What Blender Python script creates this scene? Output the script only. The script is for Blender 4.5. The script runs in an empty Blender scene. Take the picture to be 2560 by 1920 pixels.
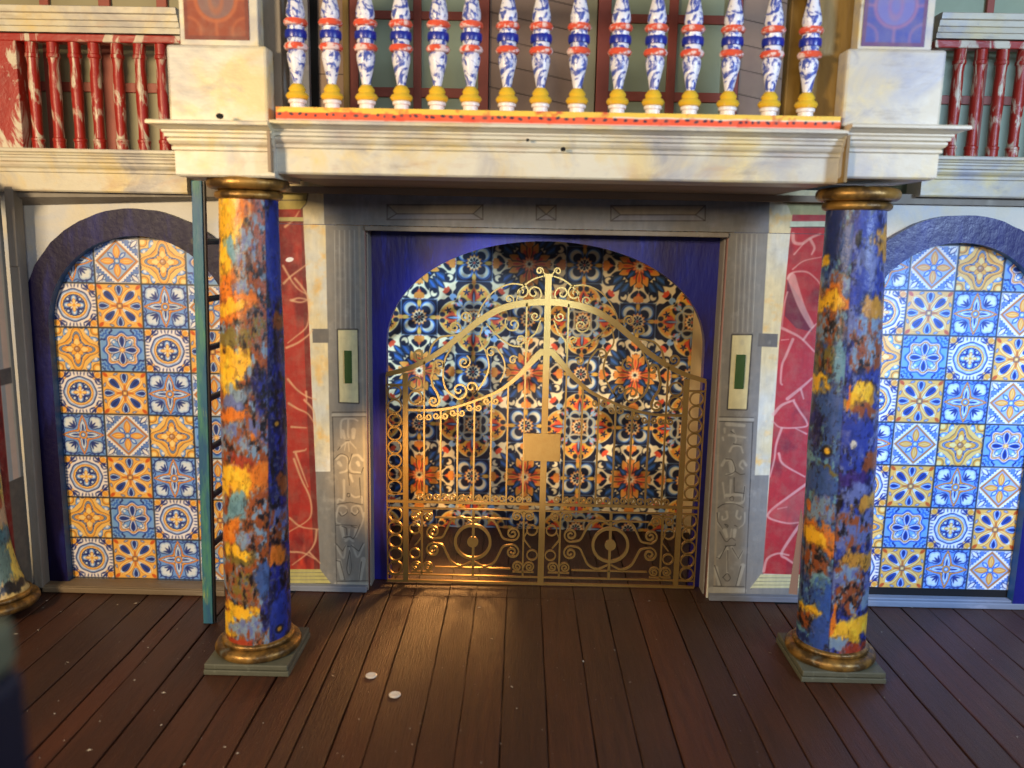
import bpy, math, random
import numpy as np
rng = np.random.RandomState(7); random.seed(7)
SC = bpy.context.scene
S = 0.1                                  # one wall tile = 0.1
OX, OZ = 2.35, 6.93                      # gate centre -> x 0, stage floor -> z 0
def W(x, y, z): return ((x-OX)*S, y*S, (z+OZ)*S)

# ------------------------------------------------------------------ camera
F = 2060.0; CP = np.array([1.7812, -17.9079, 1.0689]); PITCH, YAW, ROLL = -0.1714, 0.0100, -0.0194
def _rot(rx, ry, rz):
    cx,sx=np.cos(rx),np.sin(rx); cy,sy=np.cos(ry),np.sin(ry); cz,sz=np.cos(rz),np.sin(rz)
    return np.array([[cz,-sz,0],[sz,cz,0],[0,0,1]])@np.array([[1,0,0],[0,cx,-sx],[0,sx,cx]])@np.array([[cy,0,sy],[0,1,0],[-sy,0,cy]])
RM = _rot(PITCH, ROLL, YAW)
def at(u, v, Y=0.0):                     # photo measurement -> point of the plane y = Y
    d = RM@np.array([(u-1280)/F, 1, -(v-960)/F]); t = (Y-CP[1])/d[1]; return CP+t*d
def atz(u, v, Z=-OZ):
    d = RM@np.array([(u-1280)/F, 1, -(v-960)/F]); t = (Z-CP[2])/d[2]; return CP+t*d
from mathutils import Matrix, Vector
cam = bpy.data.cameras.new("camera"); co = bpy.data.objects.new("camera", cam); SC.collection.objects.link(co)
B = RM@np.array([[1,0,0],[0,0,-1],[0,1,0]])      # columns: right, up, back
m4 = Matrix([[*B[0],0],[*B[1],0],[*B[2],0],[0,0,0,1]]); m4.translation = Vector(W(*CP)); co.matrix_world = m4
cam.sensor_width = 36; cam.lens = F/2560*36; cam.clip_start = 0.01; cam.clip_end = 60
cam.dof.use_dof = True; cam.dof.focus_distance = 1.94; cam.dof.aperture_fstop = 3.2
SC.camera = co

# ------------------------------------------------------------------ world and lamps
SC.view_settings.view_transform = 'Standard'; SC.view_settings.look = 'None'
SC.view_settings.exposure = 0.0; SC.view_settings.gamma = 1.0
try: SC.view_settings.use_curve_mapping = False
except Exception: pass
wd = bpy.data.worlds.new("World"); SC.world = wd; wd.use_nodes = True
wd.node_tree.nodes['Background'].inputs[0].default_value = (0.55,0.6,0.75,1)
wd.node_tree.nodes['Background'].inputs[1].default_value = 0.17
def lamp(name, kind, loc, target, power, col, size=0.1, size_y=None, spot=None, blend=0.5):
    l = bpy.data.lights.new(name, kind); l.energy = power; l.color = col
    if kind == 'AREA':
        l.size = size
        if size_y: l.shape = 'RECTANGLE'; l.size_y = size_y
    else: l.shadow_soft_size = size
    if kind == 'SPOT': l.spot_size = math.radians(spot); l.spot_blend = blend
    o = bpy.data.objects.new(name, l); SC.collection.objects.link(o)
    p = Vector(W(*loc)); o.location = p; o.rotation_euler = (Vector(W(*target))-p).to_track_quat('-Z','Y').to_euler()
    return o
lamp("warm_lamp", 'AREA', (-12,-20,4.6), (-1,0,-3), 44, (1.0,0.74,0.44), 0.26)
lamp("cool_lamp", 'AREA', (16,-15,4.6), (8.5,0,-2.5), 23, (0.52,0.71,1.0), 0.26)
lamp("front_lamp", 'AREA', (3,-24,5.4), (2,0,-1), 10, (1.0,0.96,0.90), 0.30)
lamp("gate_fill_spot", 'SPOT', (-1.5,-9.5,0.2), (-1.15,0.3,-4.2), 120, (1.0,0.56,0.18), 0.03, spot=17, blend=1.0)  # added warm fill, brightens the left side of the gate
lamp("warm_spot", 'SPOT', (-6.0,-14.0,-3.2), (3.4,4.3,-3.4), 215, (1.0,0.80,0.60), 0.05, spot=16, blend=0.8)
lamp("cool_spot", 'SPOT', (9.5,-14,1.6), (0.2,2.5,-1.0), 330, (0.50,0.74,1.0), 0.04, spot=14, blend=0.7)
lamp("tile_fill_spot", 'SPOT', (14.5,-13,1.0), (11.2,0,-3.4), 120, (0.20,0.44,1.0), 0.04, spot=40, blend=0.9)  # added blue fill, turns the right tile panel bluer
lamp("gate_reflection_fill", 'SPOT', (0.9,3.6,-4.6), (-0.7,-0.9,-6.93), 12, (1.0,0.46,0.13), 0.045, spot=58, blend=1.0)  # added low spot, stands in for light the gate reflects onto the floor

SC.cycles.use_denoising = True
SC.cycles.max_bounces = 6

# ------------------------------------------------------------------ colour and noise helpers
def lin(c):
    c = np.asarray(c, float); return np.where(c<=0.04045, c/12.92, ((c+0.055)/1.055)**2.4)
def vnoise(x, y, seed=0):
    r = np.random.RandomState(seed).rand(256,256)
    xi = np.floor(x).astype(int); yi = np.floor(y).astype(int); fx = x-xi; fy = y-yi
    fx = fx*fx*(3-2*fx); fy = fy*fy*(3-2*fy)
    a=r[yi%256,xi%256]; b=r[yi%256,(xi+1)%256]; c=r[(yi+1)%256,xi%256]; d=r[(yi+1)%256,(xi+1)%256]
    return (a*(1-fx)+b*fx)*(1-fy)+(c*(1-fx)+d*fx)*fy
def fbm(x, y, seed=0, n=4):
    s = 0; a = 0.5; t = 0
    for k in range(n): s = s+a*vnoise(x*2**k, y*2**k, seed+k); t += a; a *= 0.55
    return s/t
class Canvas:
    def __init__(c, X, Y, bg, px):
        c.X, c.Y, c.px = X, Y, px; c.rgb = np.zeros(X.shape+(3,)); c.rgb[:] = bg
    def aa(c, sd, soft=1.0): return np.clip(0.5-sd/(c.px*soft), 0, 1)
    def put(c, sd, col, alpha=1.0, soft=1.0, clip=None):
        m = c.aa(sd, soft)*alpha
        if clip is not None: m = m*clip
        c.rgb = c.rgb*(1-m[...,None])+np.asarray(col)*m[...,None]
    def mix(c, m, col):
        m = np.clip(m,0,1)[...,None]; c.rgb = c.rgb*(1-m)+np.asarray(col)*m
def seg_d(X, Y, a, b):
    ax, ay = a; bx, by = b; dx, dy = bx-ax, by-ay; L = dx*dx+dy*dy+1e-12
    t = np.clip(((X-ax)*dx+(Y-ay)*dy)/L, 0, 1); return np.hypot(X-ax-t*dx, Y-ay-t*dy), t
def poly_line(c, pts, w0, w1, col, alpha=1.0, soft=1.0, wobble=0):
    n = len(pts)-1
    D = np.full(c.X.shape, 1e9)
    x0=min(p[0] for p in pts)-w0-w1; x1=max(p[0] for p in pts)+w0+w1; y0=min(p[1] for p in pts)-w0-w1; y1=max(p[1] for p in pts)+w0+w1
    sel = (c.X>x0-.02)&(c.X<x1+.02)&(c.Y>y0-.02)&(c.Y<y1+.02)
    if not sel.any(): return
    X = c.X[sel]; Y = c.Y[sel]; d = np.full(X.shape, 1e9)
    for i in range(n):
        dd, t = seg_d(X, Y, pts[i], pts[i+1]); w = w0+(w1-w0)*(i+t)/n; d = np.minimum(d, dd-w/2)
    m = np.clip(0.5-d/(c.px*soft),0,1)[:,None]*alpha
    c.rgb[sel] = c.rgb[sel]*(1-m)+np.asarray(col)*m
def smooth(pts, n=6):
    p = [np.array(q, float) for q in pts]; p = [2*p[0]-p[1]]+p+[2*p[-1]-p[-2]]; out = []
    for i in range(1, len(p)-2):
        for k in range(n):
            t = k/n
            out.append(tuple(0.5*((2*p[i])+(-p[i-1]+p[i+1])*t+(2*p[i-1]-5*p[i]+4*p[i+1]-p[i+2])*t*t+(-p[i-1]+3*p[i]-3*p[i+1]+p[i+2])*t**3)))
    out.append(tuple(p[-2])); return out
def poly_sd(X, Y, pts):
    d = np.full(X.shape, 1e9); ins = np.zeros(X.shape, bool); n = len(pts)
    for i in range(n):
        a, b = pts[i], pts[(i+1)%n]; dd, _ = seg_d(X, Y, a, b); d = np.minimum(d, dd)
        c1 = ((a[1]>Y) != (b[1]>Y)); xx = (b[0]-a[0])*(Y-a[1])/((b[1]-a[1]) or 1e-9)+a[0]
        ins ^= (c1 & (X<xx))
    return np.where(ins, -d, d)
def ell(X, Y, cx, cy, a, b, ang=0):
    c, s = math.cos(ang), math.sin(ang); u = ((X-cx)*c+(Y-cy)*s)/a; v = (-(X-cx)*s+(Y-cy)*c)/b
    return (np.hypot(u, v)-1)*min(a,b)
def drop(X, Y, cx, cy, L, w, ang):       # teardrop: point at (cx,cy), fat end at distance L in direction ang
    c, s = math.cos(ang), math.sin(ang); u = ((X-cx)*c+(Y-cy)*s)/L; v = (-(X-cx)*s+(Y-cy)*c)
    h = w*np.sqrt(np.clip(u,0,1))*np.sqrt(np.clip(1-u,0,1))*(0.6+0.9*np.clip(u,0,1))*1.15
    return np.where((u<0)|(u>1), 1.0, np.abs(v)-h)
def leaf(X, Y, cx, cy, L, w, ang):
    c, s = math.cos(ang), math.sin(ang); u = ((X-cx)*c+(Y-cy)*s)/L; v = (-(X-cx)*s+(Y-cy)*c)
    h = w*np.sin(np.clip(u,0,1)*np.pi)**0.8
    return np.where((u<0)|(u>1), 1.0, np.abs(v)-h)

# ------------------------------------------------------------------ printed tile designs
WHT=(.93,.91,.88); NAV=(.10,.17,.46); BLU=(.17,.38,.78); LBL=(.46,.66,.91); PBL=(.80,.87,.93); ORG=(.92,.62,.20); DOR=(.80,.44,.18); YEL=(.98,.84,.50); TAN=(.72,.50,.28)
def tile(kind, u, v, px):
    a, b = np.abs(u), np.abs(v); p, q = np.maximum(a,b), np.minimum(a,b)
    r = np.hypot(u, v); th = np.arctan2(v, u); d4 = np.cos(4*th)
    c = Canvas(a, b, WHT, px)
    D = math.pi/4
    if kind == 'S':
        c.rgb[:] = (.42,.61,.87)
        c.put(np.abs(p-.86-.03*np.sin(22*q))-.028, NAV, .85); c.put(ell(p,q,.93,.25,.03,.05), NAV); c.put(ell(p,q,.93,.45,.03,.05), NAV); c.put(ell(p,q,.93,.62,.03,.05), NAV)
        sh = np.minimum.reduce([ell(p,q,.52,.52,.22,.22), ell(p,q,.70,.50,.16,.17), ell(a,b,.66,.66,.17,.17)])
        c.put(sh-.045, NAV); c.put(sh, (.70,.79,.88)); c.put(sh+.07, (.86,.89,.90))
        for k in (-.55,0,.55): c.put(leaf(a,b,.34,.34,.36,.045,D+k), NAV)
        R = .30+.60*(1-np.abs(np.sin(2*th))**.8)
        c.put(r-R-.075, (.62,.32,.14)); c.put(r-R-.055, DOR); c.put(r-R-.02, ORG); c.put(r-R+.055, NAV); c.put(r-R+.10, PBL)
        for an in (0, math.pi/2):
            e = leaf(a,b,.14*math.cos(an),.14*math.sin(an),.56,.12,an); c.put(np.abs(e)-.012, BLU); c.put(leaf(a,b,.12*math.cos(an),.12*math.sin(an),.42,.045,an), NAV)
        c.put(r-.19, (.62,.32,.14)); c.put(r-.17, ORG); c.put(r-.11, NAV); c.put(r-.09, LBL); c.put(r-.045, WHT)
    elif kind == 'D':
        dm = a+b
        c.put(1.10+.04*np.cos(30*(a-b))-dm, BLU); c.put(np.maximum(1.14-dm, p-.93), (.36,.50,.76))
        for k,(L,w) in enumerate(((.44,.13),(.40,.10))):
            an = math.pi+D+(.30+.42*k); c.put(leaf(p,q,.93,.93-.0*k,L,w,an)-.03, NAV); c.put(leaf(p,q,.93,.93,L,w,an), PBL)
            an = math.pi+D-(.30+.42*k); c.put(leaf(p,q,.93,.80-.1*k,L*.8,w*.8,math.pi-.1), NAV); c.put(leaf(p,q,.92,.80-.1*k,L*.7,w*.5,math.pi-.1), WHT)
        c.put(leaf(a,b,.92,.92,.46,.09,math.pi+D)-.02, NAV); c.put(leaf(a,b,.92,.92,.42,.075,math.pi+D), WHT)
        c.put(ell(p,q,.90,.33,.07,.035,-.9), NAV); c.put(ell(p,q,.90,.33,.05,.015,-.9), WHT)
        c.put(p-.995-0*q, WHT, 0); c.put(.935-p, WHT)
        c.put(dm-1.03-.03*np.cos(34*(a-b)), WHT); c.put(dm-.94, (.55,.35,.2)); c.put(dm-.92, (.80,.50,.24)); c.put(dm-.84, (.40,.32,.35)); c.put(dm-.81, (.62,.72,.84))
        c.put(leaf(a,b,.10,.10,.42,.11,D), BLU); c.put(leaf(a,b,.16,.16,.26,.05,D), PBL)
        c.put(ell(a,b,.30,.12,.08,.03,.6), PBL); c.put(ell(a,b,.12,.30,.03,.08,-.6), PBL)
        for an in (0, math.pi/2):
            c.put(leaf(a,b,.08*math.cos(an),.08*math.sin(an),.66,.155,an), DOR); c.put(leaf(a,b,.10*math.cos(an),.10*math.sin(an),.60,.125,an), ORG)
            c.put(leaf(a,b,.18*math.cos(an),.18*math.sin(an),.46,.06,an), YEL); c.put(leaf(a,b,.2*math.cos(an),.2*math.sin(an),.4,.015,an), DOR)
        c.put(r-.14, NAV); c.put(r-.11, LBL); c.put(r-.05, WHT)
    elif kind == 'Q':
        c.rgb[:] = YEL; c.mix(.45+0*a, (.93,.66,.25))
        c.put(ell(a,b,.84,.84,.19,.19), ORG); c.put(ell(a,b,.86,.86,.12,.12), YEL); c.put(np.abs(np.hypot(a-.86,b-.86)-.21)-.015, (.45,.32,.2))
        for s in (1,-1):
            an = D+s*1.15; c.put(drop(p,q,.60,.56,.38,.15,an if s>0 else D-1.15), NAV); c.put(drop(p,q,.60,.56,.36,.12,D-1.15), LBL); c.put(ell(p,q,.80,.44,.08,.06,-.7), WHT)
        c.put(ell(p,q,.98,.25,.05,.09), NAV); c.put(ell(p,q,.98,.45,.04,.06), NAV)
        R = .66+.20*np.cos(4*th)+.05*np.cos(8*th)
        R2= .66+.17*np.cos(4*th)-.01*np.cos(8*th)
        c.put(r-R-.10, (.35,.3,.35)); c.put(r-R-.07, ORG); c.put(r-R+.03, YEL,.6); c.put(r-R+.10, (.25,.3,.45)); c.put(r-R+.14, (.50,.62,.76)); c.put(r-R+.19,(.25,.3,.45)); c.put(r-R+.23, ORG)
        c.put(ell(p,q,.42,.16,.05,.03,.3), NAV)
        for k in range(2):
            an = k*math.pi/2; c.put(leaf(a,b,0,0,.52,.12,an), DOR); c.put(leaf(a,b,.02,.02,.48,.10,an), YEL)
        c.put(leaf(a,b,0,0,.36,.11,D), DOR); c.put(leaf(a,b,.02,.02,.32,.08,D), (.96,.70,.25))
        c.put(r-.14, (.40,.25,.25)); c.put(r-.11, TAN); c.put(ell(u,v,-.03,.03,.05,.05), WHT, .6)
    elif kind == 'B':
        c.rgb[:] = (.95,.70,.30)
        c.put(leaf(p,q,.98,.98,.42,.10,math.pi+D-.5), DOR); c.put(leaf(a,b,.95,.95,.3,.08,math.pi+D), (.80,.32,.10)); c.put(leaf(p,q,.94,.94,.3,.03,math.pi+D-.5), YEL)
        c.put(ell(p,q,.88,.38,.05,.10,.3), NAV); c.put(ell(p,q,.88,.38,.025,.07,.3), PBL)
        e = drop(a,b,.02,.02,.98,.36,D)
        c.put(e-.06, DOR); c.put(e-.035, YEL); c.put(e+.035, ORG); c.put(e+.085, WHT); c.put(e+.10, PBL)
        e = drop(a,b,.24,.24,.55,.20,D); c.put(e-.02, NAV); c.put(e+.03, BLU); c.put(e+.055, NAV)
        for an in (0, math.pi/2):
            cx, cy = .46*math.cos(an), .46*math.sin(an)
            c.put(leaf(a,b,0,0,.42,.06,an), DOR)
            e = drop(a,b,cx,cy,.46,.22,an); c.put(e-.035, NAV); c.put(e, PBL); c.put(e+.04, BLU); c.put(e+.07, NAV)
        c.put(np.maximum(a,b)-.13, (.35,.25,.3)); c.put(np.maximum(a,b)-.10, TAN); c.put(r-.06, YEL)
    elif kind == 'T':
        c.rgb[:] = (.44,.64,.88)
        for k,rr in enumerate((.22,.40,.58)):
            c.put(np.abs(np.hypot(a-1.02,b-1.02)+.03*np.cos(14*np.arctan2(1.02-b,1.02-a))-rr)-.045, NAV if k%2==0 else BLU)
        c.put(np.abs(p-.97)-.03, PBL, .5)
        R = .70+.07*np.cos(8*th)-.04*np.cos(4*th)
        c.put(r-R-.13-.02*np.cos(8*th), BLU); c.put(r-R-.07, NAV); c.put(r-R-.045, WHT); c.put(r-R, DOR); c.put(r-R+.05, YEL); c.put(r-R+.09, NAV); c.put(r-R+.115, WHT)
        e = drop(a,b,.06,.06,.52,.17,D); c.put(e-.03, NAV); c.put(e, LBL); c.put(ell(a,b,.36,.36,.06,.05,D), WHT)
        for an in (0, math.pi/2):
            e = drop(a,b,.05*math.cos(an),.05*math.sin(an),.58,.25,an); c.put(e-.035, NAV); c.put(e, WHT); c.put(e+.045, BLU); c.put(e+.08, NAV)
        c.put(r-.08-.05*np.cos(8*th)-.03, ORG); c.put(r-.06, YEL)
    else:                                               # 'C'
        c.rgb[:] = (.93,.90,.88)
        e = drop(a,b,.62,.62,.42,.26,D); c.put(e-.02, DOR); c.put(e+.03, YEL); c.put(e+.07, ORG)
        for k in range(3):
            c.put(ell(p,q,.88,.07+.16*k-.0,.075,.026,.15), NAV)
        c.put(leaf(p,q,.98,.42,.42,.05,2.35), NAV); c.put(leaf(p,q,.97,.60,.24,.04,2.9), NAV); c.put(leaf(p,q,.80,.36,.3,.04,2.0), NAV)
        R = .72+.015*np.cos(8*th)
        c.put(np.abs(r-R)-.028, NAV); c.put(np.abs(r-R+.055)-.02, LBL)
        c.put(r-.60, (.35,.35,.55)); c.put(r-.585, ORG); c.put(r-.53-.015*np.cos(16*th), YEL); c.put(r-.48, (.4,.3,.3)); c.put(r-.465, WHT)
        c.put(ell(a,b,.24,.24,.13,.13), NAV); c.put(ell(a,b,.27,.27,.055,.055), PBL); c.put(ell(p,q,.40,.16,.06,.04,.5), NAV); c.put(np.abs(r-.47)-.015, NAV)
        for an in (0, math.pi/2):
            cx, cy = .30*math.cos(an), .30*math.sin(an); e = ell(a,b,cx,cy,.15,.12,an); c.put(e-.035, NAV); c.put(e, LBL); c.put(ell(a,b,cx*1.1,cy*1.1,.07,.06,an), WHT)
            c.put(drop(a,b,0,0,.30,.12,an), DOR); c.put(drop(a,b,0,0,.27,.09,an), YEL)
        c.put(r-.055, ORG)
    c.put(.965-p-.0, (.10,.12,.15), soft=1.6)
    return c.rgb
TROWS = ['SDQT','CBSD','QTCB','CBSD','SDQT','CBSD','QTCB','CBSD']
def tile_wall(X, Z, TZ):                      # X: tiles from the first seam, Z: rows down from the first seam
    col = np.floor(X).astype(int)+1; row = np.floor(-Z/TZ).astype(int)+1
    col = np.clip(col,0,4); row = np.clip(row,0,7)
    u = (X-np.floor(X))*2-1; v = ((Z/TZ-np.floor(Z/TZ))*2-1)
    out = np.zeros(X.shape+(3,))
    for R in range(8):
        for Cc in range(5):
            m = (row==R)&(col==Cc)
            if not m.any(): continue
            k = TROWS[R][Cc] if Cc<4 else 'TBSCDT'[R%6]
            out[m] = tile(k, u[m], v[m], 0.035)
    return out*.95+.05*np.array((.95,.93,.90))
def damask(X, Z):                              # X, Z in tile units round a sunflower, period 3
    x = (X+1.5)%3-1.5; z = (Z+1.5)%3-1.5
    NV=(.075,.095,.185); CR=(.90,.84,.68); GD=(.84,.66,.28); OG=(.88,.56,.24); RD=(.84,.32,.20); B1=(.20,.37,.66); B2=(.55,.70,.86); TL=(.16,.26,.38)
    a, b = np.abs(x), np.abs(z); p, q = np.maximum(a,b), np.minimum(a,b)
    c = Canvas(a, b, NV, 0.035)
    th = np.arctan2(b, a); r = np.hypot(a, b)
    # cream field round the sunflower with wavy border
    w = .045*np.sin(q*13+1)+.03*np.cos(q*27)
    c.put(p-1.0-w, CR); c.put(np.hypot(a-1.5,b-1.5)-.83-.05*np.cos(14*np.arctan2(b-1.5,a-1.5)), NV)
    c.put(ell(a,b,.80,.80,.10,.10), NV)
    c.put(r-.50, NV)
    # acanthus leaves and scrolls
    for s_ in (1,-1):
        pass
    e = leaf(p,q,.40,.22,.52,.13,.62); c.put(e, NV); c.put(e+.035, TL); c.put(leaf(p,q,.46,.27,.36,.035,.62), B1)
    e = leaf(p,q,.44,.16,.34,.06,.30); c.put(e, NV)
    c.put(np.maximum(np.abs(np.hypot(p-.84,q-.40)-.12)-.03, (p-.84)*.3-(q-.40)-.10), NV); c.put(ell(p,q,.79,.43,.05,.05), NV)
    e = leaf(a,b,.36,.36,.50,.09,D45); c.put(e, NV); c.put(e+.03, TL); c.put(leaf(a,b,.45,.45,.36,.03,D45), B1)
    c.put(drop(p,q,.66,.02,.26,.13,.55), NV); c.put(ell(p,q,.82,.165,.06,.05,.5), NV)
    c.put(leaf(a,b,.86,.86,.20,.055,D45+.35), B2); c.put(leaf(a,b,.86,.86,.20,.055,D45-.35), B2)
    for an in (D45+2.4,D45-2.4,D45+math.pi): c.put(leaf(a,b,.80,.80,.16,.05,an), RD)
    # fleur between sunflower and rosette
    c.put(leaf(p,q,.72,0,.36,.085,0), RD); c.put(leaf(p,q,.82,0,.20,.08,.7), OG); c.put(leaf(p,q,.74,0,.30,.03,0), OG)
    c.put(leaf(p,q,.98,0,.26,.05,0), CR, .8)
    # sunflower
    for k in range(5):
        an = k*math.pi/8
        if k%2==1: e = leaf(a,b,.10*math.cos(an),.10*math.sin(an),.50,.105,an); c.put(e-.02, NV); c.put(e, GD); c.put(e+.02, OG); c.put(leaf(a,b,.14*math.cos(an),.14*math.sin(an),.26,.06,an), RD)
    for k in (0,2,4):
        an = k*math.pi/8; e = leaf(a,b,.12*math.cos(an),.12*math.sin(an),.50 if k!=2 else .28,.07,an); c.put(e-.022, NV); c.put(e, OG if k!=2 else TL); c.put(leaf(a,b,.2*math.cos(an),.2*math.sin(an),.28,.03,an), RD if k!=2 else B1)
        if k!=2: c.put(leaf(a,b,.44*math.cos(an),.44*math.sin(an),.18,.05,an+.6), OG); c.put(leaf(a,b,.44*math.cos(an),.44*math.sin(an),.18,.05,an-.6), OG)
    c.put(r-.19-.03*np.cos(12*th), RD); c.put(r-.165-.03*np.cos(12*th), (.92,.60,.38)); c.put(r-.10-.02*np.cos(8*th), CR); c.put(r-.045, NV)
    # small rosette at (1.5, 0) and (0, 1.5)
    for ax, az in ((1.5,0),(0,1.5)):
        dx, dz = np.abs(a-ax), np.abs(b-az); rr = np.hypot(dx,dz); t2 = np.arctan2(dz,dx)
        c.put(np.maximum(dx,dz)-.49, NV); 
        c.put(np.maximum(np.hypot(dx-.22,dz-.22)-.20, .155-np.hypot(dx-.165,dz-.165)), B2); c.put(np.maximum(np.hypot(dx-.23,dz-.23)-.155,.135-np.hypot(dx-.18,dz-.18)), CR, .8)
        c.put(np.abs(np.hypot(dx-.25,dz-.25)-.19)-.012, B1)
        c.put(leaf(dx,dz,.28,.02,.22,.035,0), GD); c.put(leaf(dx,dz,.02,.28,.22,.035,math.pi/2), GD)
        c.put(rr-.20-.025*np.cos(12*t2), OG); c.put(rr-.165-.02*np.cos(12*t2), CR); 
        c.put(rr-.12, (.45,.50,.55), .6); c.put(np.maximum(rr-.14, .5-np.abs(np.cos(4*t2))), NV); c.put(rr-.03, RD)
        c.put(np.abs(np.maximum(dx,dz)-.495)-.008, B2, .7)
    # gold medallion at (1.5, 1.5)
    dx, dz = np.abs(a-1.5), np.abs(b-1.5); P, Q = np.maximum(dx,dz), np.minimum(dx,dz); rr = np.hypot(dx,dz); t2 = np.arctan2(dz,dx)
    lobe = np.hypot(P-.48, Q)-.46
    c.put(lobe-.02, CR); c.put(lobe, GD); c.put(lobe+.05, OG); c.put(lobe+.12, GD)
    c.put(np.hypot(P-.40,Q-.34)-.16, NV); c.put(rr-.47, NV)
    c.put(np.maximum(np.abs(np.hypot(P-.52,Q-.10)-.30)-.03, P-.62), CR, .8)
    c.put(leaf(P,Q,.40,0,.42,.10,0), RD); c.put(leaf(P,Q,.50,.03,.26,.07,.65), RD); c.put(leaf(P,Q,.42,0,.34,.045,0), NV); c.put(leaf(P,Q,.34,0,.36,.025,0), B2)
    e = np.hypot(P-.70,Q-.20)-.065-.03*np.cos(5*np.arctan2(Q-.20,P-.70)); c.put(e, NV); c.put(e+.05, B1, .5)
    c.put(ell(P,Q,.86,.085,.075,.065), NV); c.put(leaf(P,Q,.92,0,.14,.06,0), OG)
    c.put(ell(P,Q,.46,.36,.042,.042), (.85,.35,.33)); c.put(leaf(P,Q,.36,.30,.16,.035,.8), B2)
    for X1,Z1 in ((.20,.085),):
        c.put(np.maximum(np.hypot(P-.30,Q-.12)-.165,.125-np.hypot(P-.25,Q-.12)), B2); c.put(np.maximum(np.hypot(P-.30,Q-.12)-.14,.13-np.hypot(P-.26,Q-.12)), GD, .6)
    c.put(rr-.20-.025*np.cos(12*t2), OG); c.put(rr-.165-.02*np.cos(12*t2), CR); c.put(rr-.115, (.45,.50,.55), .6); c.put(np.maximum(rr-.13, .5-np.abs(np.cos(4*t2))), NV); c.put(rr-.03, RD)
    # thin joints of the printed tiles
    jx = np.minimum.reduce([np.abs(a-.5), np.abs(a-1.5)]); jz = np.minimum.reduce([np.abs(b-.5), np.abs(b-1.5)])
    c.put(np.minimum(jx,jz)+.008, (.62,.66,.68), .8)
    return c.rgb
D45 = math.pi/4

# ------------------------------------------------------------------ materials
MATS = {}
def srgb(h): return tuple(lin(h))+(1,)
def mat(name, col=None, rough=.6, metal=0, attr=False, noise=None, bump=None, spec=.5, coat=0):
    """noise = (scale, amount, colour2, stretch xyz); bump = (scale, strength, stretch)"""
    if name in MATS: return MATS[name]
    m = bpy.data.materials.new(name); m.use_nodes = True; nt = m.node_tree; N = nt.nodes; L = nt.links
    b = N['Principled BSDF']; b.inputs['Roughness'].default_value = rough; b.inputs['Metallic'].default_value = metal
    b.inputs['Specular IOR Level'].default_value = spec; b.inputs['Coat Weight'].default_value = coat
    tc = N.new('ShaderNodeTexCoord')
    src = None
    if attr: a = N.new('ShaderNodeAttribute'); a.attribute_name = 'Col'; src = a.outputs['Color']
    else: b.inputs['Base Color'].default_value = srgb(col)
    def ntex(scale, stretch, detail=6, rough_=.6, dist=0.0):
        mp = N.new('ShaderNodeMapping'); mp.inputs['Scale'].default_value = stretch; L.new(tc.outputs['Object'], mp.inputs['Vector'])
        n = N.new('ShaderNodeTexNoise'); n.inputs['Scale'].default_value = scale; n.inputs['Detail'].default_value = detail
        n.inputs['Roughness'].default_value = rough_; n.inputs['Distortion'].default_value = dist; L.new(mp.outputs[0], n.inputs['Vector']); return n
    for k, ns in enumerate(noise or []):
        sc, lo, hi, amt, c2, st = ns[:6]; n = ntex(sc, st, dist=ns[6] if len(ns)>6 else 0)
        r = N.new('ShaderNodeMapRange'); r.inputs[1].default_value = lo; r.inputs[2].default_value = hi; r.inputs[4].default_value = amt; L.new(n.outputs['Fac'], r.inputs[0])
        mx = N.new('ShaderNodeMix'); mx.data_type = 'RGBA'; L.new(r.outputs[0], mx.inputs[0])
        if src is not None: L.new(src, mx.inputs[6])
        else: mx.inputs[6].default_value = srgb(col)
        mx.inputs[7].default_value = srgb(c2); src = mx.outputs[2]
    if src is not None: L.new(src, b.inputs['Base Color'])
    if bump:
        sc, stg, st = bump; n = ntex(sc, st, 5, .65); bp = N.new('ShaderNodeBump'); bp.inputs['Strength'].default_value = stg
        bp.inputs['Distance'].default_value = 0.004; L.new(n.outputs['Fac'], bp.inputs['Height']); L.new(bp.outputs[0], b.inputs['Normal'])
        r = N.new('ShaderNodeMapRange'); r.inputs[3].default_value = max(.03,rough-.12); r.inputs[4].default_value = min(1,rough+.15); L.new(n.outputs['Fac'], r.inputs[0]); L.new(r.outputs[0], b.inputs['Roughness'])
    MATS[name] = m; return m
I3 = (1,1,1)
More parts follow.
